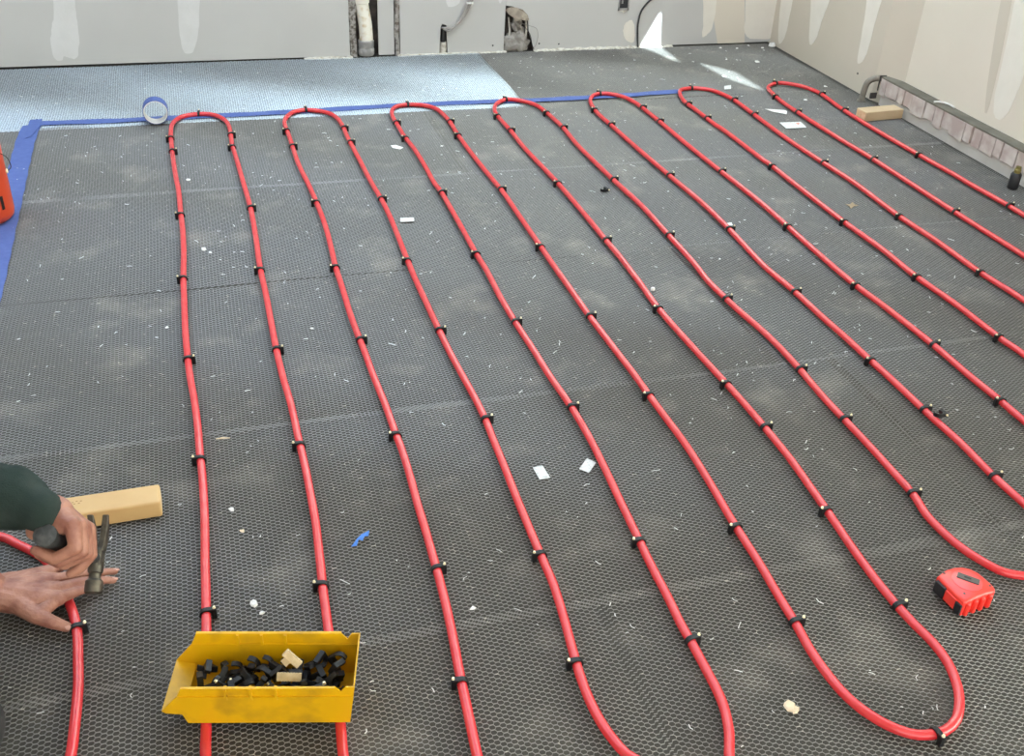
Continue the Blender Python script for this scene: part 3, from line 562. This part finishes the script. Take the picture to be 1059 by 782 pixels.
for k in range(5):
    dx = .0042*(k-2); dy = .003*(k % 2)
    pts = [(-.012+dx*.5, .03, .105), (-.004+dx*.6, -.006-dy, .118), (.018+dx*.9, -.020-dy, .112+dx), (.045+dx, -.022-dy, .126+dx*.8), (.080+dx, -.018-dy, .165+dx*.3), (.106+dx, -.014-dy, .215), (.125+dx, -.012-dy, .29), (.13+dx, -.010-dy, .6)]
    link('cable', MB().sweep(catmull(pts, .012), .0032, 8).mesh('cable', smooth=True), 'greycable', cbn)
link('cable_tie', MB().lathe([(.015, 0), (.0155, .003), (.015, .006)], 16, (.112, -.0145, .22)).mesh('cable_tie', smooth=True), 'white', cbn)
sp = thing('pipe_stub', 'short crusted pipe stub at the bottom of the cable slot', 'pipe', (1.070, 4.628, 0))
link('pipe', MB().lathe([(.015, 0), (.016, .02), (.0145, .05), (.011, .05)], 16).mesh('pipe', smooth=True, angle=.7), 'crumb', sp)
link('dark_tube', MB().lathe([(.010, .05), (.010, .125)], 14).mesh('dark_tube', smooth=True, angle=.7), 'blackcable', sp)
hl = thing('broken_wall_opening', 'rubble and torn paper in a ragged hole at the foot of the far wall', 'rubble', (1.415, 4.625, 0))
bm = bmesh.new(); bmesh.ops.create_icosphere(bm, subdivisions=3, radius=.05)
for v_ in bm.verts:
    h_ = 1+.25*math.sin(v_.co.x*120)+.2*math.sin(v_.co.z*150+v_.co.y*90); v_.co = Vector((v_.co.x*1.25*h_, v_.co.y*.55, max(v_.co.z*1.15*h_+.03, -.001)))
me = bpy.data.meshes.new('mortar_lump'); bm.to_mesh(me); bm.free(); link('mortar_lump', me, 'mortar', hl)
bm = bmesh.new(); bmesh.ops.create_icosphere(bm, subdivisions=3, radius=.028)
for v_ in bm.verts: v_.co = v_.co*(1+.18*math.sin(v_.co.x*200+v_.co.z*170)) + Vector((-.004, .012, .112))
me = bpy.data.meshes.new('stone'); bm.to_mesh(me); bm.free(); link('stone', me, 'mortar', hl)
flap = [(-.066, -.018, .186), (-.058, -.024, .196), (-.035, -.020, .200), (-.012, -.017, .194), (.015, -.016, .186), (.040, -.016, .162), (.048, -.018, .140), (.020, -.034, .142), (.0, -.038, .148), (-.022, -.036, .140), (-.034, -.034, .158), (-.056, -.030, .172)]
nf = len(flap); link('torn_paper', MB().add(flap+[(x, y_+.0012, z) for x, y_, z in flap], [tuple(range(nf)), tuple(range(nf, 2*nf))[::-1]]+[(i, (i+1) % nf, nf+(i+1) % nf, nf+i) for i in range(nf)]).mesh('torn_paper'), 'paper', hl)
for x, dx in ((-.05, .012), (.034, .006)):
    link('splinter', MB().sweep([(x, .0, .02), (x+dx, -.005, .09), (x+dx*.4, .0, .150)], [.006, .005, .004], 6).mesh('splinter'), 'crumb', hl)
wr1 = catmull([(.012, -.01, .125), (.045, -.03, .118), (.080, -.028, .105), (.092, -.022, .07), (.085, -.02, .03), (.072, -.02, .012)], .008)
link('thin_wire', MB().sweep(wr1, .0012, 6).mesh('thin_wire', smooth=True), 'greycable', hl)
wr2 = catmull([(.03, -.01, .11), (.055, -.02, .075), (.066, -.022, .03), (.078, -.02, .008)], .008)
link('thin_wire', MB().sweep(wr2, .0014, 6).mesh('thin_wire', smooth=True), 'blackcable', hl)
eb = thing('electrical_box', 'dark electrical box set in the far wall, cut by the top photo edge', 'electrical box', (1.914, 4.609, .172))
link('box_frame', MB().box(-.026, -.020, -.003, .0, 0, .11).box(.020, .026, -.003, .0, 0, .11).box(-.026, .026, -.003, 0, .10, .11).box(-.026, .026, -.003, 0, 0, .010).mesh('box_frame'), 'greypipe', eb)
link('box_inside', MB().box(-.020, .020, -.001, .0, .010, .10).mesh('box_inside'), 'boxblack', eb)
link('mounting_ear', MB().prism([(-.026, 0), (-.012, -.005), (-.004, -.005), (0, -.014), (.005, -.005), (.014, -.004), (.026, 0)], FX(-.0035), 0, .0025).mesh('mounting_ear'), 'crumb', eb)
for x, z in ((-.008, .03), (.007, .05), (0, .07)): link('device_slot', MB().box(x-.004, x+.004, -.0025, -.001, z, z+.016).mesh('device_slot'), 'greypipe', eb)
bc = catmull([(2.004, 4.603, .004), (1.998, 4.6045, .05), (1.993, 4.6045, .11), (2.002, 4.6045, .165), (2.03, 4.6045, .205), (2.068, 4.6045, .235), (2.13, 4.6045, .30), (2.16, 4.6045, .45)], .01)
tag(link('hanging_cable', MB().sweep(bc, .0045, 8).mesh('hanging_cable', smooth=True), 'blackcable'), 'black cable hanging in a curve down the far wall beside the sunlit patch', 'cable')
for x, z in ((1.297, .031), (1.517, .033), (1.612, .028)):
    link('screw_head', MB().lathe([(.004, 0), (.0035, .0008)], 10).mesh('screw_head'), 'ink', wf, (x, 4.6098, z)).rotation_euler.x = math.pi/2
# ------------------------------------------------------------------ right wall fittings
el = thing('pipe_elbow', 'grey brown pipe elbow rising from the floor into the tiled ledge end', 'pipe', (2.655, 3.690, 0))
link('pipe', MB().sweep(catmull([(-.012, .010, .0), (-.010, .008, .05), (-.004, .004, .084), (.018, -.004, .100), (.05, -.012, .102)], .008), .0125, 16).mesh('pipe', smooth=True), 'bronze', el)
link('flange', MB().lathe([(.019, 0), (.019, .008), (.013, .010)], 16, (-.012, .010, 0)).mesh('flange', smooth=True, angle=.6), 'bronze', el)
br = thing('metal_bracket', 'small dark bracket at the far end of the tiled ledge', 'bracket', (2.69, 3.668, .0))
link('upright', MB().box(-.004, .0, 0, .004, .055, .116).mesh('upright'), 'gunmetal', br); link('top_arm', MB().box(-.004, .05, 0, .004, .112, .117).mesh('top_arm'), 'gunmetal', br)
link('foot', MB().box(-.030, .0, .002, .006, .022, .046).mesh('foot'), 'gunmetal', br)
st = thing('capped_pipe', 'short black capped pipe standing by the ledge at right photo edge', 'pipe', (2.640, 2.745, .004))
link('sleeve', MB().lathe([(.016, 0), (.018, .004), (.018, .050), (.014, .056), (.012, .056)], 20).mesh('sleeve', smooth=True, angle=.6), 'boxblack', st)
link('brass_neck', MB().lathe([(.011, .056), (.011, .068), (.009, .070), (.009, .078)], 16).mesh('brass_neck', smooth=True, angle=.6), mat('green_brass', (.22, .19, .06), .5, .4), st)
wc = catmull([(2.700, 3.325, .117), (2.712, 3.31, .122), (2.728, 3.28, .123), (2.738, 3.25, .118)], .005)
tag(link('white_cable_end', MB().sweep(wc, .0035, 8).mesh('white_cable_end', smooth=True), 'white'), 'short white cable end lying on the tiled ledge', 'cable')
tag(link('wall_screw', MB().lathe([(.005, 0), (.004, .0012)], 12).mesh('wall_screw'), 'ink', None, (2.700, (3.8464,0.0736)[0], (3.8464,0.0736)[1])), 'dark screw head in the right wall above the pipe elbow', 'screw').rotation_euler.y = -math.pi/2

# ------------------------------------------------------------------ hammer
HD = {'Hc':(-0.2495,1.4064,0.105),'B':(-0.284,1.254,0.2937),'wrist':(-0.2711,1.2996,0.2938),'palm':[(-0.3003,1.2874,0.2757),(-0.2904,1.313,0.2551),(-0.2635,1.2833,0.2943),(-0.2576,1.3096,0.2658)],'t':[(-0.28,1.3095,0.2725),(-0.2955,1.3213,0.2386),(-0.2963,1.323,0.2001),(-0.2799,1.3211,0.175)],'p':[(-0.2463,1.2664,0.2948),(-0.2449,1.2468,0.2662),(-0.2769,1.2475,0.2521),(-0.3018,1.2616,0.2613)],'r':[(-0.2406,1.2792,0.2822),(-0.2397,1.2574,0.2501),(-0.2744,1.2582,0.2348),(-0.3007,1.2727,0.2439)],'m':[(-0.2378,1.2913,0.2672),(-0.2369,1.2695,0.2351),(-0.2717,1.2704,0.2198),(-0.2979,1.2848,0.2289)],'i':[(-0.2351,1.3034,0.2522),(-0.234,1.2824,0.2213),(-0.2507,1.2765,0.2044),(-0.2662,1.2756,0.1957)]}
Hc = Vector(HD['Hc']); Bt = Vector(HD['B']); ax = (Bt-Hc).normalized()
dn = (Vector((0, 0, -1)) + ax*ax.z).normalized(); sd = ax.cross(dn)
hm = thing('hammer', 'claw hammer with charcoal rubber grip held above the tube', 'hammer', Hc)
def hp(a, d, s): return ax*a + dn*d + sd*s         # along handle to butt, towards face, sideways
def hl_sweep(pts, rad, seg=16): return MB().sweep([hp(*p) for p in pts], rad, seg)
Lh = (Bt-Hc).length
link('grip', hl_sweep([(.085, 0, 0), (.09, 0, 0), (.12, 0, 0), (Lh-.05, 0, 0), (Lh-.02, 0, 0), (Lh-.004, 0, 0), (Lh, 0, 0)], [.010, .0135, .0145, .0145, .0165, .0165, .010], 20).mesh('grip', smooth=True, angle=.8), 'grip', hm)
link('shank', hl_sweep([(0, 0, 0), (.04, 0, 0), (.088, 0, 0)], [.0085, .0095, .0105], 14).mesh('shank', smooth=True, angle=.8), 'grip', hm)
link('striking_face', hl_sweep([(0, .005, 0), (0, .022, 0), (0, .024, 0), (0, .032, 0), (0, .036, 0), (0, .054, 0), (0, .057, 0)], [.0125, .0120, .0095, .0095, .0140, .0145, .0120], 20).mesh('striking_face', smooth=True, angle=.6), 'steel', hm)
link('cheek', MB().add([hp(a, d, s) for a in (-.011, .011) for d in (-.018, .012) for s in (-.0105, .0105)], [(0,1,3,2),(4,6,7,5),(0,4,5,1),(2,3,7,6),(0,2,6,4),(1,5,7,3)]).mesh('cheek', bevel=.003), 'steel', hm)
for s in (-1, 1):
    pts = [(.0, -.012, .006*s), (.001, -.032, .0085*s), (.006, -.052, .0105*s), (.016, -.070, .0125*s)]
    pr = []
    for i, (a, d, q) in enumerate(pts):
        th = (.010, .0085, .006, .002)[i]; wd = (.0055, .0055, .0055, .005)[i]
        pr += [hp(a-th, d, q-wd), hp(a-th, d, q+wd), hp(a+th, d, q+wd), hp(a+th, d, q-wd)]
    f = [(i*4+k, i*4+(k+1) % 4, (i+1)*4+(k+1) % 4, (i+1)*4+k) for i in range(3) for k in range(4)] + [(3,2,1,0), (12,13,14,15)]
    link('claw', MB().add(pr, f).mesh('claw', bevel=.0015), 'steel', hm)

# ------------------------------------------------------------------ person
def fuse(name, segs, voxel, smooth=6, factor=.5):
    m = MB()
    for s in segs: m.capsule(*s)
    me = m.mesh('tmp'); o = bpy.data.objects.new('tmp', me); COL.objects.link(o)
    rm = o.modifiers.new('r', 'REMESH'); rm.mode = 'VOXEL'; rm.voxel_size = voxel; rm.use_smooth_shade = True
    sm = o.modifiers.new('s', 'SMOOTH'); sm.factor = factor; sm.iterations = smooth
    dg = bpy.context.evaluated_depsgraph_get(); ev = o.evaluated_get(dg)
    out = bpy.data.meshes.new_from_object(ev, depsgraph=dg); out.name = name
    bpy.data.objects.remove(o); out.polygons.foreach_set('use_smooth', [True]*len(out.polygons)); return out
def chain(pts, rad): return [(pts[i], rad[i], pts[i+1], rad[i+1]) for i in range(len(pts)-1)]
V = Vector
hd = {'w0':(-0.4158,1.4284,0.046),'heel':(-0.3884,1.4076,0.04),'ulna':(-0.3929,1.4527,0.04),'i':[(-0.3196,1.3979,0.04),(-0.2921,1.4171,0.032),(-0.2757,1.4299,0.024),(-0.2607,1.4412,0.0145)],'m':[(-0.3235,1.4188,0.043),(-0.2834,1.4354,0.035),(-0.2605,1.4433,0.026),(-0.239,1.4495,0.015)],'r':[(-0.3299,1.4426,0.042),(-0.2891,1.4561,0.035),(-0.2613,1.463,0.026),(-0.2372,1.4718,0.015)],'p':[(-0.3386,1.4682,0.038),(-0.319,1.4864,0.034),(-0.307,1.5013,0.027),(-0.2956,1.5199,0.016)],'t':[(-0.3821,1.405,0.041),(-0.3509,1.3701,0.035),(-0.3278,1.3572,0.028),(-0.3069,1.3502,0.019)],}
def finger(p, rr): return chain([V(q) for q in p], rr)
eL = V((-.585, 1.50, .285)); sL = V((-.66, 1.50, .58))
left = []
FR = {'i': (.0108, .0084, .0074, .0062), 'm': (.0110, .0084, .0073, .0062), 'r': (.0106, .0081, .0071, .0060), 'p': (.0100, .0075, .0065, .0056)}
for k in 'imrp':
    p = [V(q) for q in hd[k]]; left += chain(p, FR[k])
    left.append((p[0].lerp(p[1], .0), FR[k][0]*1.0, p[1], FR[k][1]*1.02))
w0 = V(hd['w0'])
for k, e in (('i', 'heel'), ('m', 'heel'), ('r', 'ulna'), ('p', 'ulna')):
    left.append((V(hd[e]), .0185, V(hd[k][0]), .0135)); left.append((w0, .024, V(hd[k][0]), .0125))
left += chain([V(q) for q in hd['t']], (.0175, .0140, .0112, .0085))
left.append((V(hd['t'][1]), .0125, V(hd['i'][0]), .0105)); left.append((V(hd['heel']), .018, V(hd['t'][1]), .014))
left += [(V(hd['heel']), .021, w0+V((0, -.012, 0)), .022), (V(hd['ulna']), .020, w0+V((0, .012, 0)), .022)]
left += chain([w0, w0.lerp(eL, .3), w0.lerp(eL, .65), eL], (.0265, .031, .040, .042))
right = []
rw = V(HD['wrist']); SLV = [V(q) for q in [(-0.2891,1.2957,0.305),(-0.3087,1.3147,0.306),(-0.3278,1.3279,0.308),(-0.358,1.3389,0.312),(-0.4015,1.332,0.32)]]
eR = V((-.66, 1.31, .345)); sR = V((-.76, 1.12, .61))
for k in 'prmi':
    p = [V(q) for q in HD[k]]; right += chain(p, (.0125, .0098, .0086, .0072))
pl = [V(q) for q in HD['palm']]
for a, k in ((0, 'p'), (0, 'r'), (1, 'm'), (1, 'i')):
    right.append((pl[a+2], .015, V(HD[k][0]), .0125)); right.append((rw, .022, V(HD[k][0]), .0115)); right.append((pl[a], .013, V(HD[k][0]), .0110))
right += [(rw, .023, pl[0], .014), (rw, .023, pl[1], .014), (pl[0], .014, pl[1], .014), (pl[2], .015, pl[3], .015)]
right += chain([V(q) for q in HD['t']], (.0155, .0130, .0110, .0085)); right.append((rw, .02, V(HD['t'][0]), .0155))
right += chain([rw, SLV[1], SLV[3], eR], (.0255, .0265, .033, .042))
# head and body (kneeling to the left, mostly out of view)
hip = V((-1.02, 1.30, .40)); chest = V((-.84, 1.31, .58)); neck = V((-.70, 1.31, .70)); head = V((-.615, 1.32, .80))
kR = V((-.434, 1.130, .068)); aR = V((-.90, 1.16, .06)); kL = V((-.60, 1.50, .40)); aL = V((-.66, 1.56, .09))
hR = V((-1.02, 1.21, .36)); hL = V((-1.02, 1.40, .36))
body = chain([hip, chest, neck], (.13, .135, .055)) + [(chest+V((0, -.07, 0)), .10, sR, .06), (chest+V((0, .07, 0)), .10, sL, .06), (neck, .052, head, .05)]
body += chain([sR, eR], (.05, .040)) + chain([sL, eL], (.05, .040)) + chain([hR, kR, aR], (.08, .052, .04)) + chain([hL, kL, aL], (.08, .052, .04))
fx = V((.80, 0, -.60)).normalized(); up = V((.60, 0, .80)).normalized(); sy = V((0, 1, 0))
hpnt = lambda a, b, c: head + fx*a + sy*b + up*c
body += [(hpnt(-.02, 0, .03), .082, hpnt(-.005, 0, .05), .080), (hpnt(.02, 0, -.01), .062, hpnt(.045, 0, -.055), .034), (hpnt(.06, 0, .03), .030, hpnt(.066, 0, .05), .028), (hpnt(.082, 0, .022), .008, hpnt(.098, 0, -.008), .011), (hpnt(.072, -.022, -.035), .009, hpnt(.072, .022, -.035), .009), (hpnt(.066, -.018, -.048), .010, hpnt(.066, .018, -.048), .010)]
for s in (-1, 1): body += [(hpnt(-.01, .080*s, .03), .012, hpnt(-.015, .084*s, -.005), .010), (hpnt(.05, .03*s, .0), .022, hpnt(.04, .045*s, -.02), .022)]
mL = fuse('l', left, .0016, 3); mR = fuse('r', right, .0018, 3); mB = fuse('b', body, .008, 4)
bm = bmesh.new()
for m_ in (mL, mR, mB): bm.from_mesh(m_)
me = bpy.data.meshes.new('person'); bm.to_mesh(me); bm.free(); me.polygons.foreach_set('use_smooth', [True]*len(me.polygons))
person = tag(link('person', me, 'skin'), 'person kneeling at left in dark green sleeves, hammering with one hand flat on floor', 'person')
# sweater
sw = chain([hip+V((.02, 0, .02)), chest, neck+V((-.03, 0, -.02))], (.150, .155, .070)) + [(chest+V((0, -.07, 0)), .115, sR, .082), (chest+V((0, .07, 0)), .115, sL, .082)]
sw += chain([sL, eL, eL.lerp(w0, .30)], (.075, .060, .052)) + chain([sR, eR], (.076, .064))
mS1 = fuse('s1', sw, .009, 4)
c0, c1, c2, c3, c4 = SLV
slv = chain([eR, c4, c3, c2], (.058, .053, .049, .047)) + [(c2, .047, c2.lerp(c1, .60), .042)]
slv += chain([c1.lerp(c2, .35), c0], (.0345, .0320))
slv += [(c3+V((.0, .0, .022)), .030, c3+V((-.03, .015, .026)), .028), (c2+V((.004, .012, .016)), .030, c2+V((-.012, .022, .006)), .030), (c2+V((.0, -.016, -.010)), .026, c2+V((-.02, -.02, .0)), .024)]
mS2 = fuse('s2', slv, .0035, 5)
bm = bmesh.new(); bm.from_mesh(mS1); bm.from_mesh(mS2); me = bpy.data.meshes.new('sweater'); bm.to_mesh(me); bm.free(); me.polygons.foreach_set('use_smooth', [True]*len(me.polygons))
link('sweater', me, 'sweater', person)
tr = chain([hR, kR, aR+V((.05, 0, 0))], (.105, .068, .058)) + chain([hL, kL, aL+V((0, 0, .02))], (.105, .072, .06)) + [(hR, .11, hL, .11)]
link('trousers', fuse('trousers', tr, .007, 5), 'trousers', person)
link('boot', fuse('boot', [(aR, .05, aR+V((-.08, -.005, .045)), .045), (aR+V((-.08, -.005, .05)), .045, aR+V((-.12, -.005, -.01)), .03)], .007, 4), 'boot', person)
link('boot', fuse('boot', [(aL, .052, aL+V((-.03, 0, -.04)), .045), (aL+V((-.03, 0, -.042)), .042, aL+V((.14, .0, -.046)), .038)], .007, 4), 'boot', person)
hr = [(hpnt(-.035, 0, .055), .088, hpnt(-.01, 0, .075), .078), (hpnt(-.055, 0, .0), .062, hpnt(-.045, 0, .05), .075), (hpnt(.02, 0, .10), .048, hpnt(-.03, 0, .10), .06)]
link('hair', fuse('hair', hr, .006, 3), 'hair', person)
for s in (-1, 1):
    eb_ = link('eye', MB().capsule(hpnt(.062, .031*s, .020), .0105, hpnt(.0625, .031*s, .020), .0105, 14).mesh('eye', smooth=True), 'eye', person)
    link('iris', MB().capsule(hpnt(.0690, .032*s, .017), .0048, hpnt(.0692, .032*s, .017), .0048, 10).mesh('iris', smooth=True), 'iris', eb_)
# nails
def nail_on(p, q, rr, wd, ln, upv):
    p = V(p); q = V(q); d = (p-q).normalized(); up_ = (upv - d*upv.dot(d)).normalized(); s_ = d.cross(up_)
    v = []; n_ = 7
    for i in range(5):
        for k in range(n_):
            a = (k/(n_-1)-.5)*1.5; e = 1-.25*abs(i-2)/2
            v.append(p + d*(ln*(i/4-.35)) + s_*math.sin(a)*wd*e + up_*(rr*1.02 - (1-math.cos(a))*wd - .0008*(i/4)))
    f = [(i*n_+k, i*n_+k+1, (i+1)*n_+k+1, (i+1)*n_+k) for i in range(4) for k in range(n_-1)]
    m = MB().add(v, f); N = len(v)
    m.v += [tuple(V(x)-up_*.0012) for x in v]; m.f += [tuple(N+j for j in q_[::-1]) for q_ in f]
    link('finger_nail', m.mesh('finger_nail', smooth=True), 'nail', person)
for k in 'imrp': nail_on(hd[k][3], hd[k][2], FR[k][3], .0050, .0105, V((0, 0, 1)))
nail_on(hd['t'][3], hd['t'][2], .0085, .0062, .0125, V((.15, -.75, .65)))

# ------------------------------------------------------------------ debris
def chip(px, sz, label, m='white', cat='chip', hgt=.35, group=None, seed=None, name='plaster_chip'):
    g = random.Random(seed or hash((round(px[0], 3), round(px[1], 3))) % 9999)
    n = 7; top_ = []; 
    for k in range(n):
        a = 2*math.pi*k/n; rr = sz*(.6+.5*g.random()); top_.append((rr*math.cos(a), rr*.75*math.sin(a)))
    m_ = MB(); v = [(x*1.05, y_*1.05, 0) for x, y_ in top_] + [(x*.8, y_*.8, sz*hgt*(.6+.6*g.random())) for x, y_ in top_]
    f = [(k, (k+1) % n, n+(k+1) % n, n+k) for k in range(n)] + [tuple(range(n))[::-1], tuple(range(n, 2*n))]
    o = link(name, m_.add(v, f).mesh(name), m, None, (px[0], px[1], .0062), g.random()*6)
    return tag(o, label, cat, group)
chip((-0.0672,3.2835,0), .009, 'small white chip inside the leftmost loop near its far bend')
chip((-0.0394,2.762,0), .011, 'white plaster crumb inside the leftmost loop, left one of a pair'); chip((-0.0222,2.7368,0), .007, 'white plaster crumb inside the leftmost loop, right one of a pair')
chip((0.7971,3.4511,0), .006, 'tiny white chip inside the third loop near its far bend')
chip((1.1139,2.2851,0), .009, 'white rounded chip touching the fourth loop tube at mid floor', hgt=.9)
chip((1.3812,2.4249,0), .005, 'tiny white chip left of the fifth loop tube')
chip((0.1992,2.2616,0), .006, 'tiny white chip inside the leftmost loops gap at mid floor')
chip((-0.032,1.6052,0), .008, 'white flake inside the leftmost loop right of the pine offcut'); chip((-0.0168,1.5392,0), .006, 'tan crumb inside the leftmost loop below the white flake', 'tanchip')
chip((-0.012,1.3468,0), .010, 'white flakes clump just behind the yellow bin'); chip((0.0003,1.3205,0), .006, 'small white flake close behind the yellow bin rim')
chip((0.3493,1.2478,0), .007, 'white flake right of the tube, level with bin back'); 
chip((-0.1421,2.3372,0), .006, 'small pale crumb left of the leftmost tube at mid floor')
chip((2.4658,4.2874,0), .016, 'largest white plaster lump by the far right corner'); chip((2.3973,4.5301,0), .009, 'white lump at wall foot, leftmost near far right corner'); chip((2.4749,4.5124,0), .009, 'white lump at wall foot, middle one near far right corner'); chip((2.557,4.5535,0), .008, 'white lump touching wall foot near far right corner'); chip((2.6043,4.5054,0), .009, 'white lump at wall foot, rightmost near far right corner'); chip((2.3365,4.3428,0), .007, 'flat pale crumb between sun patches near far right corner')
chip((2.6699,4.5316,0), .020, 'crumpled white scrap in the far right corner', hgt=.7)
chip((2.5889,3.8984,0), .010, 'pale flake right of the rightmost far bend'); chip((2.4049,3.7393,0), .009, 'pale crumb inside the rightmost loop')
chip((0.7818,0.9254,0), .014, 'tan wood chip lying left of the near tube bend', 'tanchip', hgt=.25); chip((0.787,0.9163,0), .009, 'smaller tan sliver beside the tan wood chip', 'tanchip', hgt=.25)
def cardo(poly, label, m='card', name='white_card', th=.0009):
    o = link(name, MB().prism(poly, lambda a, b, d: (a, b, .0066+d), 0, th).mesh(name), m); return tag(o, label, 'card')
cardo([(0.5659,1.6034),(0.5872,1.6052),(0.5905,1.5635),(0.5676,1.5623)], 'grey white lath scrap, left of two on the mid floor')
cardo([(0.6852,1.6083),(0.6988,1.59),(0.6726,1.561),(0.6575,1.5777)], 'white printed card beside the red tube, right of two on mid floor')
cardo([(0.5365,2.8707),(0.5772,2.8669),(0.5729,2.839),(0.5312,2.8431)], 'small white card inside the third loop')
cardo([(1.498,2.6525),(1.5314,2.6537),(1.5175,2.609),(1.4858,2.6006)], 'small white card leaning on the fifth loop tube'); 
cardo([(2.1422,3.9647),(2.1782,3.9733),(2.1532,3.9226),(2.1207,3.9205)], 'small white square near the sunlit floor patch')
o = cardo([(2.1497,3.4934),(2.2401,3.4887),(2.2331,3.4387),(2.2282,3.4227),(2.1418,3.425)], 'white card with a red mark inside the rightmost loops')
link('red_mark', MB().prism([(2.2099,3.4767),(2.2286,3.4761),(2.213,3.4558)], lambda a, b, d: (a, b, .0076+d), 0, .0002).mesh('red_mark'), 'cardred', o)
cardo([(2.1728,3.6569),(2.2488,3.6287),(2.2507,3.6163),(2.2306,3.5834),(2.1899,3.6158)], 'long white sliver left of the white card with red mark', 'white', 'white_sliver')
cardo([(0.6208,3.4848),(0.6383,3.4868),(0.6604,3.4589),(0.6468,3.4419),(0.623,3.4602)], 'torn white paper bit left of the third loop', 'white', 'paper_scrap')
o = cardo([(1.9712,2.7202),(1.9851,2.7137),(2.0043,2.7303),(2.0013,2.7108),(2.0097,2.7013),(1.9892,2.6971),(1.9687,2.6811),(1.9748,2.6997)], 'dry brown leaf between the sixth loop legs', 'leaf', 'dry_leaf'); o['category'] = 'leaf'
bs = [(0.1709,1.4502),(0.1789,1.4565),(0.1844,1.4688),(0.1943,1.4747),(0.2009,1.4815),(0.21,1.4821),(0.2065,1.4719),(0.1987,1.4682),(0.1939,1.4611),(0.1871,1.4627),(0.1816,1.4504)]
nb = len(bs); v = [(x, y_, .0068+.004*(i % 2)) for i, (x, y_) in enumerate(bs)]
o = link('tape_scrap', MB().add(v+[(x, y_, z+.0008) for x, y_, z in v], [tuple(range(nb))[::-1], tuple(range(nb, 2*nb))]+[(i, (i+1) % nb, nb+(i+1) % nb, nb+i) for i in range(nb)]).mesh('tape_scrap'), mat('bright_blue_scrap', (.06, .20, .62), .6))
tag(o, 'crumpled bright blue tape scrap inside the second loop', 'scrap')
tag(link('wood_splinter', MB().sweep([(-0.0503,1.84,0.009), (-0.0367,1.8404,0.009), (-0.0213,1.837,0.009)], [.0008, .0022, .0008], 6).mesh('wood_splinter'), 'tanchip'), 'thin tan splinter beside the leftmost tube', 'splinter')
# shavings and crumbs too many to count
m_ = MB(); g = random.Random(5)
for k in range(950):
    x = g.uniform(-.75, 2.6); y_ = g.uniform(.75, 4.5)**1.0; a = g.uniform(0, 6.28); L_ = g.uniform(.003, .013)*(1.4 if g.random() < .2 else 1)
    w_s = g.uniform(.0005, .0010)
    if ((pa-np.array((x, y_)))**2).sum(1).min() < .022**2: continue
    p = V((x, y_, .0068)); d = V((math.cos(a), math.sin(a), g.uniform(-.1, .25))); d2 = V((math.cos(a+g.uniform(-1.2, 1.2)), math.sin(a+g.uniform(-1.2, 1.2)), .1))
    m_.sweep([p, p+d*L_*.5, p+d*L_*.5+d2*L_*.5], w_s, 4)
o = link('white_shavings', m_.mesh('white_shavings'), 'shave'); o['kind'] = 'stuff'; o['label'] = 'tiny white shavings scattered all over the metal lath'; o['category'] = 'shavings'
